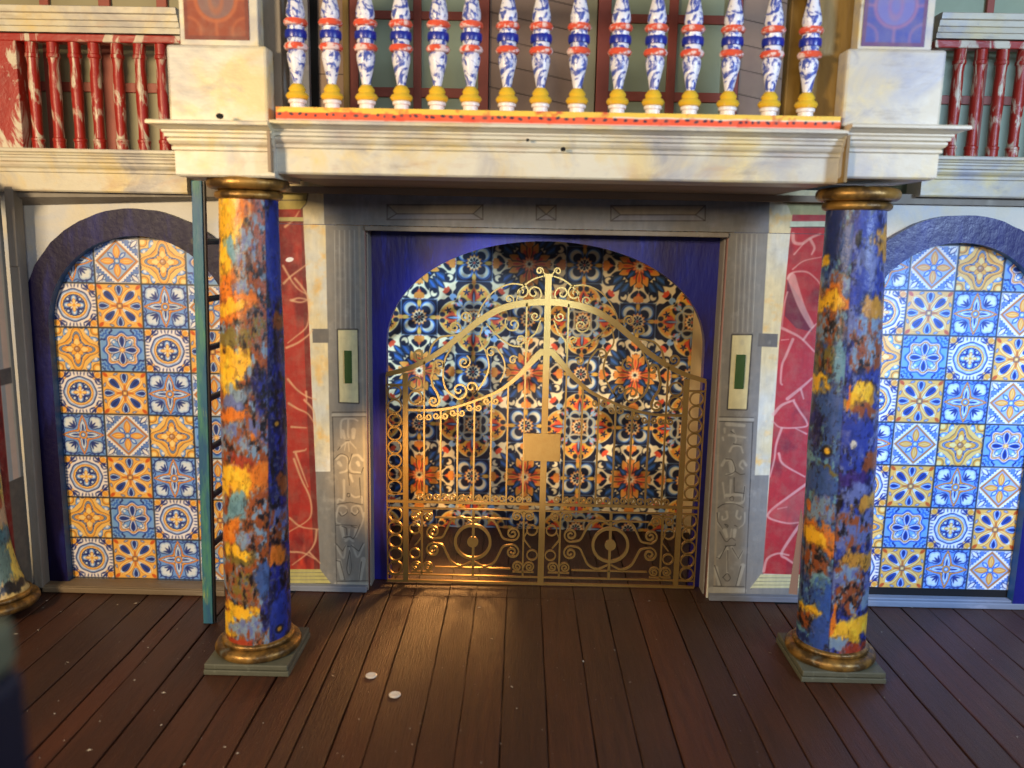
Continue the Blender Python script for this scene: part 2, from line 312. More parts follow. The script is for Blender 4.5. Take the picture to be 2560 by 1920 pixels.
M = dict(
 marble = mat('marbled_cream_paint', (.82,.80,.71), .42, noise=[(11,.47,.64,.85,(.84,.76,.52),I3,.6),(8,.48,.68,.85,(.66,.65,.64),I3,.8),(20,.54,.74,.5,(.74,.60,.46),(.6,1,1.6),.5),(9,.60,.72,.55,(.52,.52,.56),(1,1,1.4),1.0),(40,.60,.80,.5,(.48,.38,.28),(.25,1,1.2))], bump=(60,.25,(.5,1,1))),
 marble_cool = mat('marbled_pale_paint', (.78,.75,.66), .42, noise=[(9,.48,.66,.8,(.84,.76,.50),I3,.6),(8,.48,.68,.85,(.62,.63,.68),I3,.8),(10,.60,.72,.6,(.48,.48,.56),(1,1,1.4),1.0),(40,.60,.80,.5,(.44,.36,.30),(.25,1,1.2))], bump=(60,.25,(.5,1,1))),
 under = mat('brown_underside', (.60,.52,.42), .7, noise=[(8,.4,.7,.7,(.47,.40,.31),(.4,1,1))], bump=(50,.2,(.2,1,1))),
 paint = mat('painted_board', attr=True, rough=.62, noise=[(38,.45,.75,.22,(.62,.56,.46),I3)], bump=(90,.18,I3)),
 print_ = mat('printed_tile_card', attr=True, rough=.33, noise=[(20,.5,.8,.10,(.5,.5,.5),I3)]),
 damask = mat('printed_damask_card', attr=True, rough=.38),
 cloth = mat('swirl_painted_column', attr=True, rough=.38, noise=[(60,.55,.75,.25,(.16,.12,.14),(1,1,.8),1.5),(45,.6,.75,.22,(.62,.62,.72),I3,1.0)], bump=(45,.40,I3)),
 floor = mat('dark_stained_boards', attr=True, rough=.42, noise=[(14,.35,.75,.75,(.16,.09,.06),(6,.35,1)),(4,.5,.75,.40,(.36,.19,.10),(1.5,.6,1)),(260,.66,.76,.5,(.58,.50,.42),I3)], bump=(60,.55,(9,.25,1)), spec=.45),
 gap = mat('gap_shadow_wood', (.06,.04,.03), .9),
 indigo = mat('indigo_arch_paint', (.075,.05,.25), .45, spec=.28, noise=[(7,.42,.66,.8,(.06,.03,.13),(1.5,1,.5)),(12,.52,.72,.6,(.17,.20,.55),(1.5,1,.4))], bump=(60,.28,(1.2,1,1.0))),
 indigo_right = mat('navy_arch_paint', (.11,.11,.42), .34, noise=[(7,.42,.66,.7,(.08,.07,.24),(1.5,1,.5)),(12,.54,.72,.6,(.16,.20,.60),(1.5,1,.4))], bump=(50,.28,(1.4,1,1.0))),
 blue = mat('ultramarine_arch_paint', (.09,.09,.46), .36, noise=[(5,.44,.62,.9,(.13,.05,.24),(1.6,1,.6)),(16,.55,.72,.8,(.12,.18,.66),(2.5,1,.4))], bump=(32,.24,(2.5,1,.6))),
 aqua = mat('aqua_edge_paint', (.14,.36,.58), .5, noise=[(18,.4,.7,.6,(.10,.16,.38),(1,1,.5))]),
 gold = mat('brushed_brass', (.64,.51,.28), .40, 0.75, noise=[(90,.4,.7,.35,(.60,.44,.22),I3)], bump=(300,.10,I3)),
 goldpaint = mat('gilded_moulding', (.66,.50,.24), .38, .55, noise=[(26,.42,.58,.85,(.27,.20,.12),I3),(30,.6,.75,.6,(.55,.60,.55),I3)], bump=(60,.4,I3)),
 stone = mat('grey_green_plinth', (.36,.36,.29), .6, noise=[(14,.4,.7,.6,(.24,.25,.21),I3),(40,.62,.75,.5,(.62,.62,.52),I3)], bump=(60,.35,I3)),
 red = mat('red_marbled_paint', (.64,.15,.10), .38, noise=[(13,.50,.56,1.0,(.82,.78,.68),(1,1,.42),2.2),(10,.5,.8,.6,(.42,.06,.08),I3)], bump=(50,.3,I3)),
 greywood = mat('grey_painted_wood', (.56,.54,.50), .65, noise=[(10,.4,.7,.7,(.42,.37,.30),(1,1,.3)),(30,.6,.75,.5,(.68,.66,.60),(1,1,.4))], bump=(60,.5,(1.5,1,.3))),
 sill = mat('brown_sill_wood', (.50,.43,.33), .6, noise=[(10,.4,.7,.7,(.33,.26,.18),(.3,1,1)),(40,.6,.75,.6,(.66,.60,.48),(.3,1,1))], bump=(60,.5,(.25,1,1))),
 greysill = mat('grey_sill_wood', (.52,.54,.58), .6, noise=[(10,.4,.7,.7,(.36,.37,.40),(.3,1,1)),(40,.6,.75,.6,(.68,.68,.72),(.3,1,1))], bump=(60,.5,(.25,1,1))),
 plaster = mat('pale_plaster', (.84,.83,.78), .6, noise=[(6,.45,.65,.7,(.70,.76,.86),I3,1.0),(9,.52,.7,.6,(.88,.82,.64),I3)], bump=(45,.35,I3)),
 cream = mat('cream_board', (.90,.80,.58), .5),
 ladder = mat('teal_painted_wood', (.22,.45,.52), .45, noise=[(16,.45,.65,.8,(.16,.30,.52),(2,2,.3)),(18,.52,.68,.8,(.36,.62,.42),(2,2,.35)),(24,.66,.78,.9,(.72,.76,.30),(2,2,.3))], bump=(60,.5,(2,2,.3))),
 black = mat('black_rung_paint', (.10,.10,.12), .5),
 navydark = mat('deep_navy_paint', (.03,.035,.11), .5, noise=[(12,.45,.7,.7,(.05,.05,.10),I3)]),
 glass = mat('green_grey_pane', (.62,.68,.57), .45, noise=[(5,.45,.7,.5,(.50,.54,.42),I3)]),
 pane_olive = mat('olive_pane', (.62,.59,.44), .5, noise=[(5,.45,.7,.5,(.50,.47,.34),I3)]),
 frame = mat('red_brown_frame', (.62,.30,.23), .5, noise=[(20,.5,.7,.5,(.46,.20,.15),I3)]),
 brick = mat('painted_beige_panel', attr=True, rough=.65, noise=[(12,.5,.8,.3,(.42,.34,.26),I3)]),
 goldpost = mat('ochre_post_paint', (.60,.48,.22), .5, noise=[(12,.45,.65,.8,(.40,.30,.14),(1.5,1.5,.3)),(20,.6,.75,.6,(.74,.50,.26),(1,1,.4))], bump=(50,.3,(1.5,1,.3))),
 white = mat('white_enamel', (.90,.89,.86), .3, bump=(60,.2,I3)),
 vase = mat('blue_and_white_enamel', (.90,.90,.92), .3, noise=[(42,.49,.54,.95,(.15,.26,.64),(1,1,.8),2.2)], bump=(50,.25,I3)),
 coral = mat('coral_enamel', (.90,.36,.24), .35, noise=[(75,.50,.56,.95,(.97,.88,.84),(1,1,.8))], bump=(50,.3,I3)),
 bandblue = mat('cobalt_enamel', (.10,.16,.58), .3),
 yellow = mat('yellow_enamel', (.90,.74,.20), .35, noise=[(40,.62,.70,.8,(.94,.90,.74),I3)], bump=(50,.3,I3)),
 chip = mat('white_chip', (.80,.76,.70), .35),
 dust = mat('dust_speck', (.72,.68,.60), .8),
 dark = mat('dark_backing', (.16,.15,.13), .9),
 green = mat('leaf_green_paint', (.21,.33,.11), .5, bump=(80,.3,I3)),
 capgrey = mat('pale_green_cap_paint', (.34,.34,.25), .6, noise=[(12,.4,.7,.6,(.3,.32,.24),I3)]),
)

# ------------------------------------------------------------------ mesh builder
class MB:
    def __init__(s): s.v=[]; s.f=[]; s.m=[]; s.c=None
    def add(s, vs, fs, m=0):
        o = len(s.v); s.v += [tuple(p) for p in vs]; s.f += [tuple(i+o for i in f) for f in fs]; s.m += [m]*len(fs); return s
    def box(s, x0,x1,y0,y1,z0,z1, m=0):
        return s.add([(x0,y0,z0),(x1,y0,z0),(x1,y1,z0),(x0,y1,z0),(x0,y0,z1),(x1,y0,z1),(x1,y1,z1),(x0,y1,z1)],
            [(0,1,5,4),(1,2,6,5),(2,3,7,6),(3,0,4,7),(4,5,6,7),(3,2,1,0)], m)
    def beam(s, a, b, w, d, m=0):        # rectangular bar from a to b, w wide in x, d deep in y
        (ax,ay,az),(bx,by,bz) = a,b; w/=2; d/=2
        vs = [(ax-w,ay-d,az),(ax+w,ay-d,az),(ax+w,ay+d,az),(ax-w,ay+d,az),(bx-w,by-d,bz),(bx+w,by-d,bz),(bx+w,by+d,bz),(bx-w,by+d,bz)]
        return s.add(vs, [(0,1,5,4),(1,2,6,5),(2,3,7,6),(3,0,4,7),(4,5,6,7),(3,2,1,0)], m)
    def tube(s, a, b, r, n=10, m=0):
        a, b = Vector(a), Vector(b); d = (b-a).normalized(); u = d.orthogonal().normalized(); w = d.cross(u); vs=[]
        for p in (a,b):
            for k in range(n): t=2*math.pi*k/n; vs.append(tuple(p+r*(math.cos(t)*u+math.sin(t)*w)))
        return s.add(vs, [(k,(k+1)%n,n+(k+1)%n,n+k) for k in range(n)]+[tuple(range(n))[::-1],tuple(range(n,2*n))], m)
    def prism(s, pts, y0, y1, m=0):      # polygon in xz, extruded in y
        n = len(pts); vs = [(p[0],y0,p[1]) for p in pts]+[(p[0],y1,p[1]) for p in pts]
        return s.add(vs, [tuple(range(n)), tuple(range(n,2*n))[::-1]]+[(k,n+k,n+(k+1)%n,(k+1)%n) for k in range(n)], m)
    def strip(s, pts, ws, y0, y1, m=0, closed=False):   # ribbon in the xz plane
        n = len(pts); P = [np.array(p,float) for p in pts]; L=[];R=[]
        for i in range(n):
            if closed: t = P[(i+1)%n]-P[i-1]
            else: t = P[min(i+1,n-1)]-P[max(i-1,0)]
            t = t/(np.hypot(*t)+1e-9); nn = np.array([-t[1],t[0]]); w = ws[i] if hasattr(ws,'__len__') else ws
            L.append(P[i]+nn*w/2); R.append(P[i]-nn*w/2)
        vs = []
        for i in range(n): vs += [(L[i][0],y0,L[i][1]),(R[i][0],y0,R[i][1]),(R[i][0],y1,R[i][1]),(L[i][0],y1,L[i][1])]
        fs = []
        for i in range(n if closed else n-1):
            a = 4*i; b = 4*((i+1)%n)
            for k in range(4): fs.append((a+k,a+(k+1)%4,b+(k+1)%4,b+k))
        if not closed: fs += [(3,2,1,0),(4*n-4,4*n-3,4*n-2,4*n-1)]
        return s.add(vs, fs, m)
    def extx(s, prof, x0, x1, m=0):      # profile (y,z) polygon extruded in x
        n = len(prof); vs = [(x0,p[0],p[1]) for p in prof]+[(x1,p[0],p[1]) for p in prof]
        return s.add(vs, [tuple(range(n)), tuple(range(n,2*n))[::-1]]+[(k,n+k,n+(k+1)%n,(k+1)%n) for k in range(n)], m)
    def lathe(s, prof, cx, cy, n=28, m=0, top=None):   # prof [(z,r)], optional shifted axis per z
        vs = []; K = len(prof)
        for (z,r) in prof:
            ax, ay = (cx,cy) if top is None else top(z)
            for k in range(n): t=2*math.pi*k/n; vs.append((ax+r*math.cos(t), ay+r*math.sin(t), z))
        fs = [(i*n+k, i*n+(k+1)%n, (i+1)*n+(k+1)%n, (i+1)*n+k) for i in range(K-1) for k in range(n)]
        fs += [tuple(range(n))[::-1], tuple(range((K-1)*n,K*n))]
        return s.add(vs, fs, m)
    def build(s, name, mats, parent=None, smooth=False, bevel=0, base=None, autos=None):
        me = bpy.data.meshes.new(name); wl = parent_loc(parent) if parent else (base or (0,0,0))
        v = np.array(s.v, float).reshape(-1,3)
        vs = [( (p[0]-OX)*S-wl[0], p[1]*S-wl[1], (p[2]+OZ)*S-wl[2]) for p in v]
        me.from_pydata(vs, [], s.f)
        for mt in (mats if isinstance(mats,(list,tuple)) else [mats]): me.materials.append(mt)
        me.polygons.foreach_set('material_index', s.m)
        import bmesh
        bm = bmesh.new(); bm.from_mesh(me); bmesh.ops.recalc_face_normals(bm, faces=bm.faces); bm.to_mesh(me); bm.free()
        o = bpy.data.objects.new(name, me); SC.collection.objects.link(o)
        if parent: o.parent = parent
        else: o.location = wl
        if smooth:
            me.polygons.foreach_set('use_smooth', [True]*len(me.polygons))
            try: me.set_sharp_from_angle(angle=math.radians(35))
            except Exception: pass
        if bevel:
            b = o.modifiers.new('bevel','BEVEL'); b.width = bevel*S; b.segments = 2; b.limit_method = 'ANGLE'; b.angle_limit = math.radians(40)
        return o
def parent_loc(p):
    l = Vector((0,0,0))
    while p: l += p.location; p = p.parent
    return l
def tag(o, label=None, cat=None, group=None, kind=None):
    if label: o['label'] = label
    if cat: o['category'] = cat
    if group: o['group'] = group
    if kind: o['kind'] = kind
    return o
def thing(name, loc, label, cat, group=None):
    o = bpy.data.objects.new(name, None); SC.collection.objects.link(o); o.location = W(*loc); o.empty_display_size = .05
    return tag(o, label, cat, group, 'thing')
def setcol(me, rgb):
    a = me.color_attributes.new('Col','FLOAT_COLOR','POINT'); n = len(me.vertices)
    buf = np.ones((n,4), np.float32); buf[:len(rgb),:3] = lin(np.clip(rgb,0,1)); a.data.foreach_set('color', buf.ravel())
def plate(name, P, paintfn, step, mt, parent, back=None, keep=None, sx=1.0):
    """painted board: P = (x0,x1,z0,z1,y); fine front grid with vertex colours plus a solid slab behind"""
    x0,x1,z0,z1,y = P; nx = max(2,int((x1-x0)/step)+1); nz = max(2,int((z1-z0)/step)+1)
    X, Z = np.meshgrid(np.linspace(x0,x1,nx), np.linspace(z0,z1,nz)); rgb = paintfn(X, Z)
    vs = np.stack([(X-OX)*S, np.full(X.shape,y*S), (Z+OZ)*S], -1).reshape(-1,3)
    wl = parent_loc(parent); vs -= np.array(wl)
    idx = np.arange(nx*nz).reshape(nz,nx); q = np.stack([idx[:-1,:-1],idx[:-1,1:],idx[1:,1:],idx[1:,:-1]],-1).reshape(-1,4)
    if keep is not None:
        kx = (X[:-1,:-1]+X[1:,1:])/2; kz = (Z[:-1,:-1]+Z[1:,1:])/2; q = q[keep(kx,kz).ravel()]
    rgb = rgb.reshape(-1,3)
    if back:
        n = len(vs); th = back
        b = np.array([(xx,yy,zz) for zz in (z0,z1) for (xx,yy) in ((x0,y+.004),(x1,y+.004),(x1,y+th),(x0,y+th))], float)
        b = np.stack([(b[:,0]-OX)*S, b[:,1]*S, (b[:,2]+OZ)*S],-1)-np.array(wl)
        bf = np.array([(0,1,5,4),(1,2,6,5),(2,3,7,6),(3,0,4,7),(4,5,6,7),(3,2,1,0)])+n
        vs = np.vstack([vs,b]); q = np.vstack([q,bf]); rgb = np.vstack([rgb, np.repeat(rgb[:1]*0+np.median(rgb,axis=0),8,axis=0)])
    me = bpy.data.meshes.new(name); me.vertices.add(len(vs)); me.vertices.foreach_set('co', vs.astype(np.float32).ravel())
    me.loops.add(len(q)*4); me.loops.foreach_set('vertex_index', q.astype(np.int32).ravel())
    me.polygons.add(len(q)); me.polygons.foreach_set('loop_start', np.arange(0,len(q)*4,4,dtype=np.int32))
    me.update(calc_edges=True); me.materials.append(mt); setcol(me, rgb)
    o = bpy.data.objects.new(name, me); SC.collection.objects.link(o); o.parent = parent
    return o
ZF = -OZ
#@@STRUCT
# ================================================================== the stage floor
seams = [-12.6,-11.9,-11.25,-10.5,-9.8,-9.2,-8.55,-7.95,-7.28,-6.5,-5.71,-5.30,-4.6,-3.95,-3.28,-2.6,-1.98,-1.70,-1.10,-.55,.25,.88,1.58,2.36,3.12,3.82,4.46,5.26,5.87,6.47,7.21,7.71,8.45,9.1,9.8,10.51,11.11,11.68,12.36,13.0,13.7,14.4,15.1]+[15.1+.69*k for k in range(1,11)]
seams = [-12.6-.68*k for k in range(6,0,-1)]+seams
fb = MB(); cols = []
for i in range(len(seams)-1):
    a, b = seams[i], seams[i+1]; gp = random.choice((.006,.009,.013,.02)); t = random.random()
    c = np.array((.275,.155,.095))*(0.90+.18*t)+np.array((.02,.0,-.006))*random.uniform(-1,1)
    n0 = len(fb.v); yy = np.linspace(-14.5,-.235,16)
    for k in range(len(yy)-1):             # slightly wandering edges
        pass
    L = [(a+gp+random.uniform(-.008,.008), y) for y in yy]; R = [(b-gp+random.uniform(-.008,.008), y) for y in yy]
    dz = random.uniform(-.012,.0)
    vs = []
    for (lx,y),(rx,_) in zip(L,R): vs += [(lx,y,ZF+dz-.01),(lx+.02,y,ZF+dz),(rx-.02,y,ZF+dz),(rx,y,ZF+dz-.01),(lx,y,ZF-.12),(rx,y,ZF-.12)]
    fs = []
    for k in range(len(yy)-1):
        o_ = 6*k
        for p_,q_ in ((0,1),(1,2),(2,3),(3,5),(4,0)): fs.append((o_+p_,o_+q_,o_+6+q_,o_+6+p_))
    fs += [(4,5,3,2,1,0)]; fb.add(vs, fs)
    if -3 < b < 8: fb.box(a+gp,b-gp,-.215,.40,ZF-.12,ZF+dz-.004); fb.box(a+gp,b-gp,.40,4.6,ZF-.12,ZF+dz-.006)
    cols += [c]*(len(fb.v)-n0)
n0 = len(fb.v); fb.box(seams[0],seams[-1],-14.5,4.6,ZF-.3,ZF-.11); cols += [np.array((.07,.05,.04))]*8
fl = fb.build('floor', M['floor']); setcol(fl.data, np.array(cols)); tag(fl, 'dark brown stained floorboards of the model stage', kind='structure')

# ================================================================== facade (centre wall with painted door surround)
def pw(pts, Y=-.0, o=(0,0), s=1.0): return [ (lambda q:(q[0],q[2]))(at(o[0]+x*s, o[1]+y*s, Y)) for x,y in pts ]
GREY=(.50,.49,.46); GREYD=(.40,.39,.37); GREYL=(.68,.67,.62); CREAM=(.86,.80,.62); CREAMW=(.85,.84,.76); REDP=(.66,.17,.12); REDD=(.46,.08,.09); INK=(.17,.16,.15)
fac = thing('facade_wall', (2.35,0,ZF), 'grey and cream painted facade board with red pilasters around the centre doorway', 'wall')
def base_wall(X, Z, seed):
    c = Canvas(X, Z, CREAM, .014); n = fbm(X*1.3,Z*.9,seed); c.mix((n-.45)*3, (.80,.82,.80)); c.mix((fbm(X*3,Z*3,seed+9)-.6)*4,(.90,.74,.45)); return c
def grain(c, seed, amt=.10):
    n = fbm(c.X*7, c.Y*5, seed)-.5; n2 = fbm(c.X*18,c.Y*3,seed+5)-.5; c.rgb = np.clip(c.rgb*(1+amt*1.2*n[...,None]+amt*n2[...,None]),0,1)
def paint_jamb(c, right):
    # grey jamb, pilaster flutes, cream slot panel with green inlay, carved lower panel
    fx = (lambda u: u) if not right else (lambda u: u)
    A = lambda pts: pw(pts)
    if not right:
        c.put(poly_sd(c.X,c.Y,A([(812,480),(1000,480),(1000,1490),(832,1490)])), GREY)
        c.put(poly_sd(c.X,c.Y,A([(777,1199-20),(940,1179),(940,1500),(790,1500)])), GREY)   # lower grey beside pilaster
        c.put(poly_sd(c.X,c.Y,A([(780,822),(822,822),(822,857),(782,857)])), GREYD)         # dark block
        for i in range(9):
            x0 = 836+i*6.3; poly_line(c, A([(x0,576),(x0+3,822)]), .012,.012, GREYD if i%2 else GREYL, .9)
        q = A([(845,825),(893,825),(896,1007),(849,1005)]); c.put(poly_sd(c.X,c.Y,q)-.03, INK,.8); c.put(poly_sd(c.X,c.Y,q), (.84,.80,.60))
        poly_line(c, A([(896,480),(918,1480)]), .05,.05, (.62,.58,.50),.7)
        O=(800,1000); sc=.3137
    else:
        c.put(poly_sd(c.X,c.Y,A([(1790,480),(1921,480),(1921,560),(1870,1500),(1770,1500)])), GREY)
        c.put(poly_sd(c.X,c.Y,A([(1878,1188),(1922,1188),(1905,1500),(1860,1500)])), GREY)
        c.put(poly_sd(c.X,c.Y,A([(1897,833),(1945,835),(1943,868),(1894,866)])), GREYD)
        for i in range(9):
            x0 = 1842+i*6.3; poly_line(c, A([(x0,586),(x0-11,830)]), .012,.012, GREYD if i%2 else GREYL, .9)
        q = A([(1831,838),(1879,838),(1866,1023),(1820,1022)]); c.put(poly_sd(c.X,c.Y,q)-.03, INK,.8); c.put(poly_sd(c.X,c.Y,q), (.84,.80,.60))
        poly_line(c, A([(1810,590),(1786,1480)]), .05,.05, (.62,.58,.50),.7)
        O=(1760,1000); sc=.3135
    n = fbm(c.X*2.2,c.Y*2.2,31+right); 
    T = lambda pts: pw(pts, 0, O, sc)
    if not right:
        fr=[(108,110),(360,105)]
        strokes=[([(108,122),(362,118)],.09,GREYL),([(170,300),(172,165),(260,150),(300,165)],.05,GREYL),([(225,160),(222,270),(228,300)],.05,GREYL),([(180,250),(195,300)],.09,GREYL),([(268,240),(265,300)],.11,GREYL),
          ([(160,380),(200,345),(232,330),(250,345),(285,385)],.04,GREYL),([(205,340),(195,400)],.03,GREYL),([(225,340),(232,410)],.03,GREYL),([(130,470),(165,440),(210,450),(225,500),(215,560),(160,580)],.06,GREYL),([(340,480),(300,440),(250,455),(238,510),(250,565),(320,580)],.06,GREYL),
          ([(150,500),(165,520)],.09,GREYL),([(300,500),(310,520)],.09,GREYL),([(190,640),(190,790),(150,790),(140,820)],.06,GREYL),([(240,600),(260,650)],.07,GREYL),([(240,750),(280,775),(330,770),(335,820)],.045,GREYL),
          ([(130,930),(150,850),(205,850),(215,890),(180,915),(165,895)],.045,GREYL),([(345,930),(320,850),(260,850),(255,890),(290,910),(300,885)],.045,GREYL),([(125,900),(130,970),(170,1000),(195,1100)],.04,GREYL),([(350,900),(340,970),(290,1090)],.04,GREYL),
          ([(170,1010),(185,1090)],.09,GREYL),([(290,1030),(275,1090)],.08,GREYL),([(232,1030),(230,1090)],.04,GREYL),([(205,1120),(232,1105),(265,1125)],.07,GREYL),
          ([(125,1150),(185,1260),(205,1160)],.055,GREYL),([(260,1160),(300,1250),(350,1150)],.055,GREYL),([(235,1170),(220,1330),(235,1390),(250,1330),(240,1200)],.03,GREYL),([(150,1290),(175,1420)],.13,GREYL),([(345,1270),(320,1430)],.12,GREYL),([(135,1478),(385,1474)],.17,GREYL)]
        inks=[([(98,98),(365,95)],),([(98,135),(365,132)],),([(100,140),(135,1500)],),([(205,325),(235,325)],),([(160,375),(140,400)],),([(115,470),(165,430),(225,460),(230,575),(330,590)],),([(345,540),(330,580)],),([(225,575),(235,680)],),([(218,745),(238,748),(235,770),(216,768),(218,745)],),([(140,830),(240,815),(340,835)],),([(150,900),(175,925),(215,900),(215,870)],),([(250,900),(280,920),(310,890),(300,860)],),
          ([(175,1005),(210,1020),(215,1075)],),([(250,1005),(290,1020)],),([(130,1000),(160,995),(295,1000)],),([(190,1095),(240,1090),(270,1100),(320,990)],),([(125,1140),(180,1205),(205,1160)],),([(250,1160),(310,1205),(345,1140)],),([(220,1165),(240,1170)],),([(130,1280),(160,1285),(198,1435)],),([(330,1290),(312,1435)],),([(138,1445),(385,1440)],),([(135,1500),(385,1503)],),([(255,430),(230,510)],),([(315,620),(325,780)],),([(235,1200),(215,1340),(232,1395),(250,1340),(240,1210)],)]
    else:
        strokes=[([(130,152),(390,156)],.09,GREYL),([(185,190),(320,205)],.10,GREYL),([(230,240),(255,310),(250,340)],.05,GREYL),([(200,280),(330,300)],.06,GREYL),([(205,410),(230,370),(290,370),(310,420)],.05,GREYL),([(165,230),(165,260)],.06,GREYL),([(150,300),(155,320)],.05,GREYL),
          ([(145,520),(170,480),(215,480),(240,530),(225,590),(180,595)],.07,GREYL),([(335,520),(310,485),(285,520),(310,550)],.06,GREYL),([(210,500),(215,570)],.09,GREYL),([(215,640),(210,740)],.06,GREYL),([(150,660),(165,780)],.04,GREYL),([(325,690),(310,800)],.04,GREYL),([(180,760),(300,760),(300,820),(180,820)],.08,GREYL),
          ([(180,890),(185,940),(150,955),(145,930)],.05,GREYL),([(265,885),(258,930),(285,950),(295,930)],.05,GREYL),([(120,900),(110,980),(150,1030)],.035,GREYL),([(325,900),(320,980),(280,1020)],.035,GREYL),([(165,1040),(180,1090)],.10,GREYL),([(245,1040),(240,1090)],.09,GREYL),([(220,1030),(212,1100)],.03,GREYL),
          ([(110,1260),(190,1170)],.05,GREYL),([(220,1170),(275,1260),(310,1200)],.05,GREYL),([(190,1190),(185,1390)],.05,GREYL),([(95,1340),(120,1470)],.10,GREYL),([(310,1320),(270,1470)],.11,GREYL),([(60,1515),(320,1520)],.16,GREYL)]
        inks=[([(125,135),(395,140)],),([(125,170),(395,178)],),([(390,180),(330,1540)],),([(175,470),(225,480),(250,560),(215,590),(175,600)],),([(250,570),(290,595),(325,590)],),([(240,620),(240,735),(320,745)],),([(205,780),(230,770),(235,800),(210,800),(205,780)],),([(110,860),(160,830),(250,830),(315,860)],),([(165,990),(190,1000),(185,1015),(165,990)],),([(245,1000),(265,1010)],),([(105,900),(110,970),(150,1030)],),
          ([(125,1050),(175,1130),(215,1100),(250,1120)],),([(170,1165),(250,1160),(250,1145)],),([(175,1170),(125,1265),(100,1255)],),([(225,1180),(275,1265),(310,1200)],),([(190,1200),(190,1370)],),([(150,1415),(185,1385),(210,1420),(185,1445),(150,1415)],),([(85,1320),(140,1480)],),([(295,1325),(255,1480)],),([(75,1485),(320,1488)],),([(60,1545),(380,1560)],),([(215,250),(245,270)],),([(235,350),(295,360)],),([(325,690),(310,800)],)]
    for pts,w,col in strokes:
        poly_line(c, smooth(T(pts)) if len(pts)>2 else T(pts), w, w*.7, col, .8, soft=2)
    for (pts,) in inks: poly_line(c, smooth(T(pts),4) if len(pts)>3 else T(pts), .022,.014, INK, .8)
    nd = fbm(c.X*5,c.Y*5,77); c.mix((nd-.62)*1.5, GREYL)
VEINS_L=[[(765,700),(800,760),(835,820),(880,870),(930,900)],[(770,825),(820,775),(880,730),(935,690)],[(830,945),(880,930),(955,945)],[(820,945),(890,960),(950,940)],[(850,790),(900,850),(940,920),(950,1050),(930,1140),(850,1210),(800,1250)],[(790,1285),(870,1250),(940,1200),(975,1160)],[(800,1510),(860,1580),(930,1630),(1000,1655)],[(780,420),(840,370),(880,310)],[(930,1600),(935,1660)]]
VEINS_L2=[[(650,20),(700,50),(760,80),(800,140)],[(740,0),(790,60),(805,150)],[(665,155),(750,160)],[(680,300),(740,290),(750,280)],[(680,340),(720,450),(770,560),(780,650),(750,700),(650,760)],[(655,680),(720,730),(820,745)],[(810,750),(800,820),(760,880),(670,950)],[(660,875),(730,880),(800,915)],[(690,310),(760,500)],[(770,880),(830,940)]]
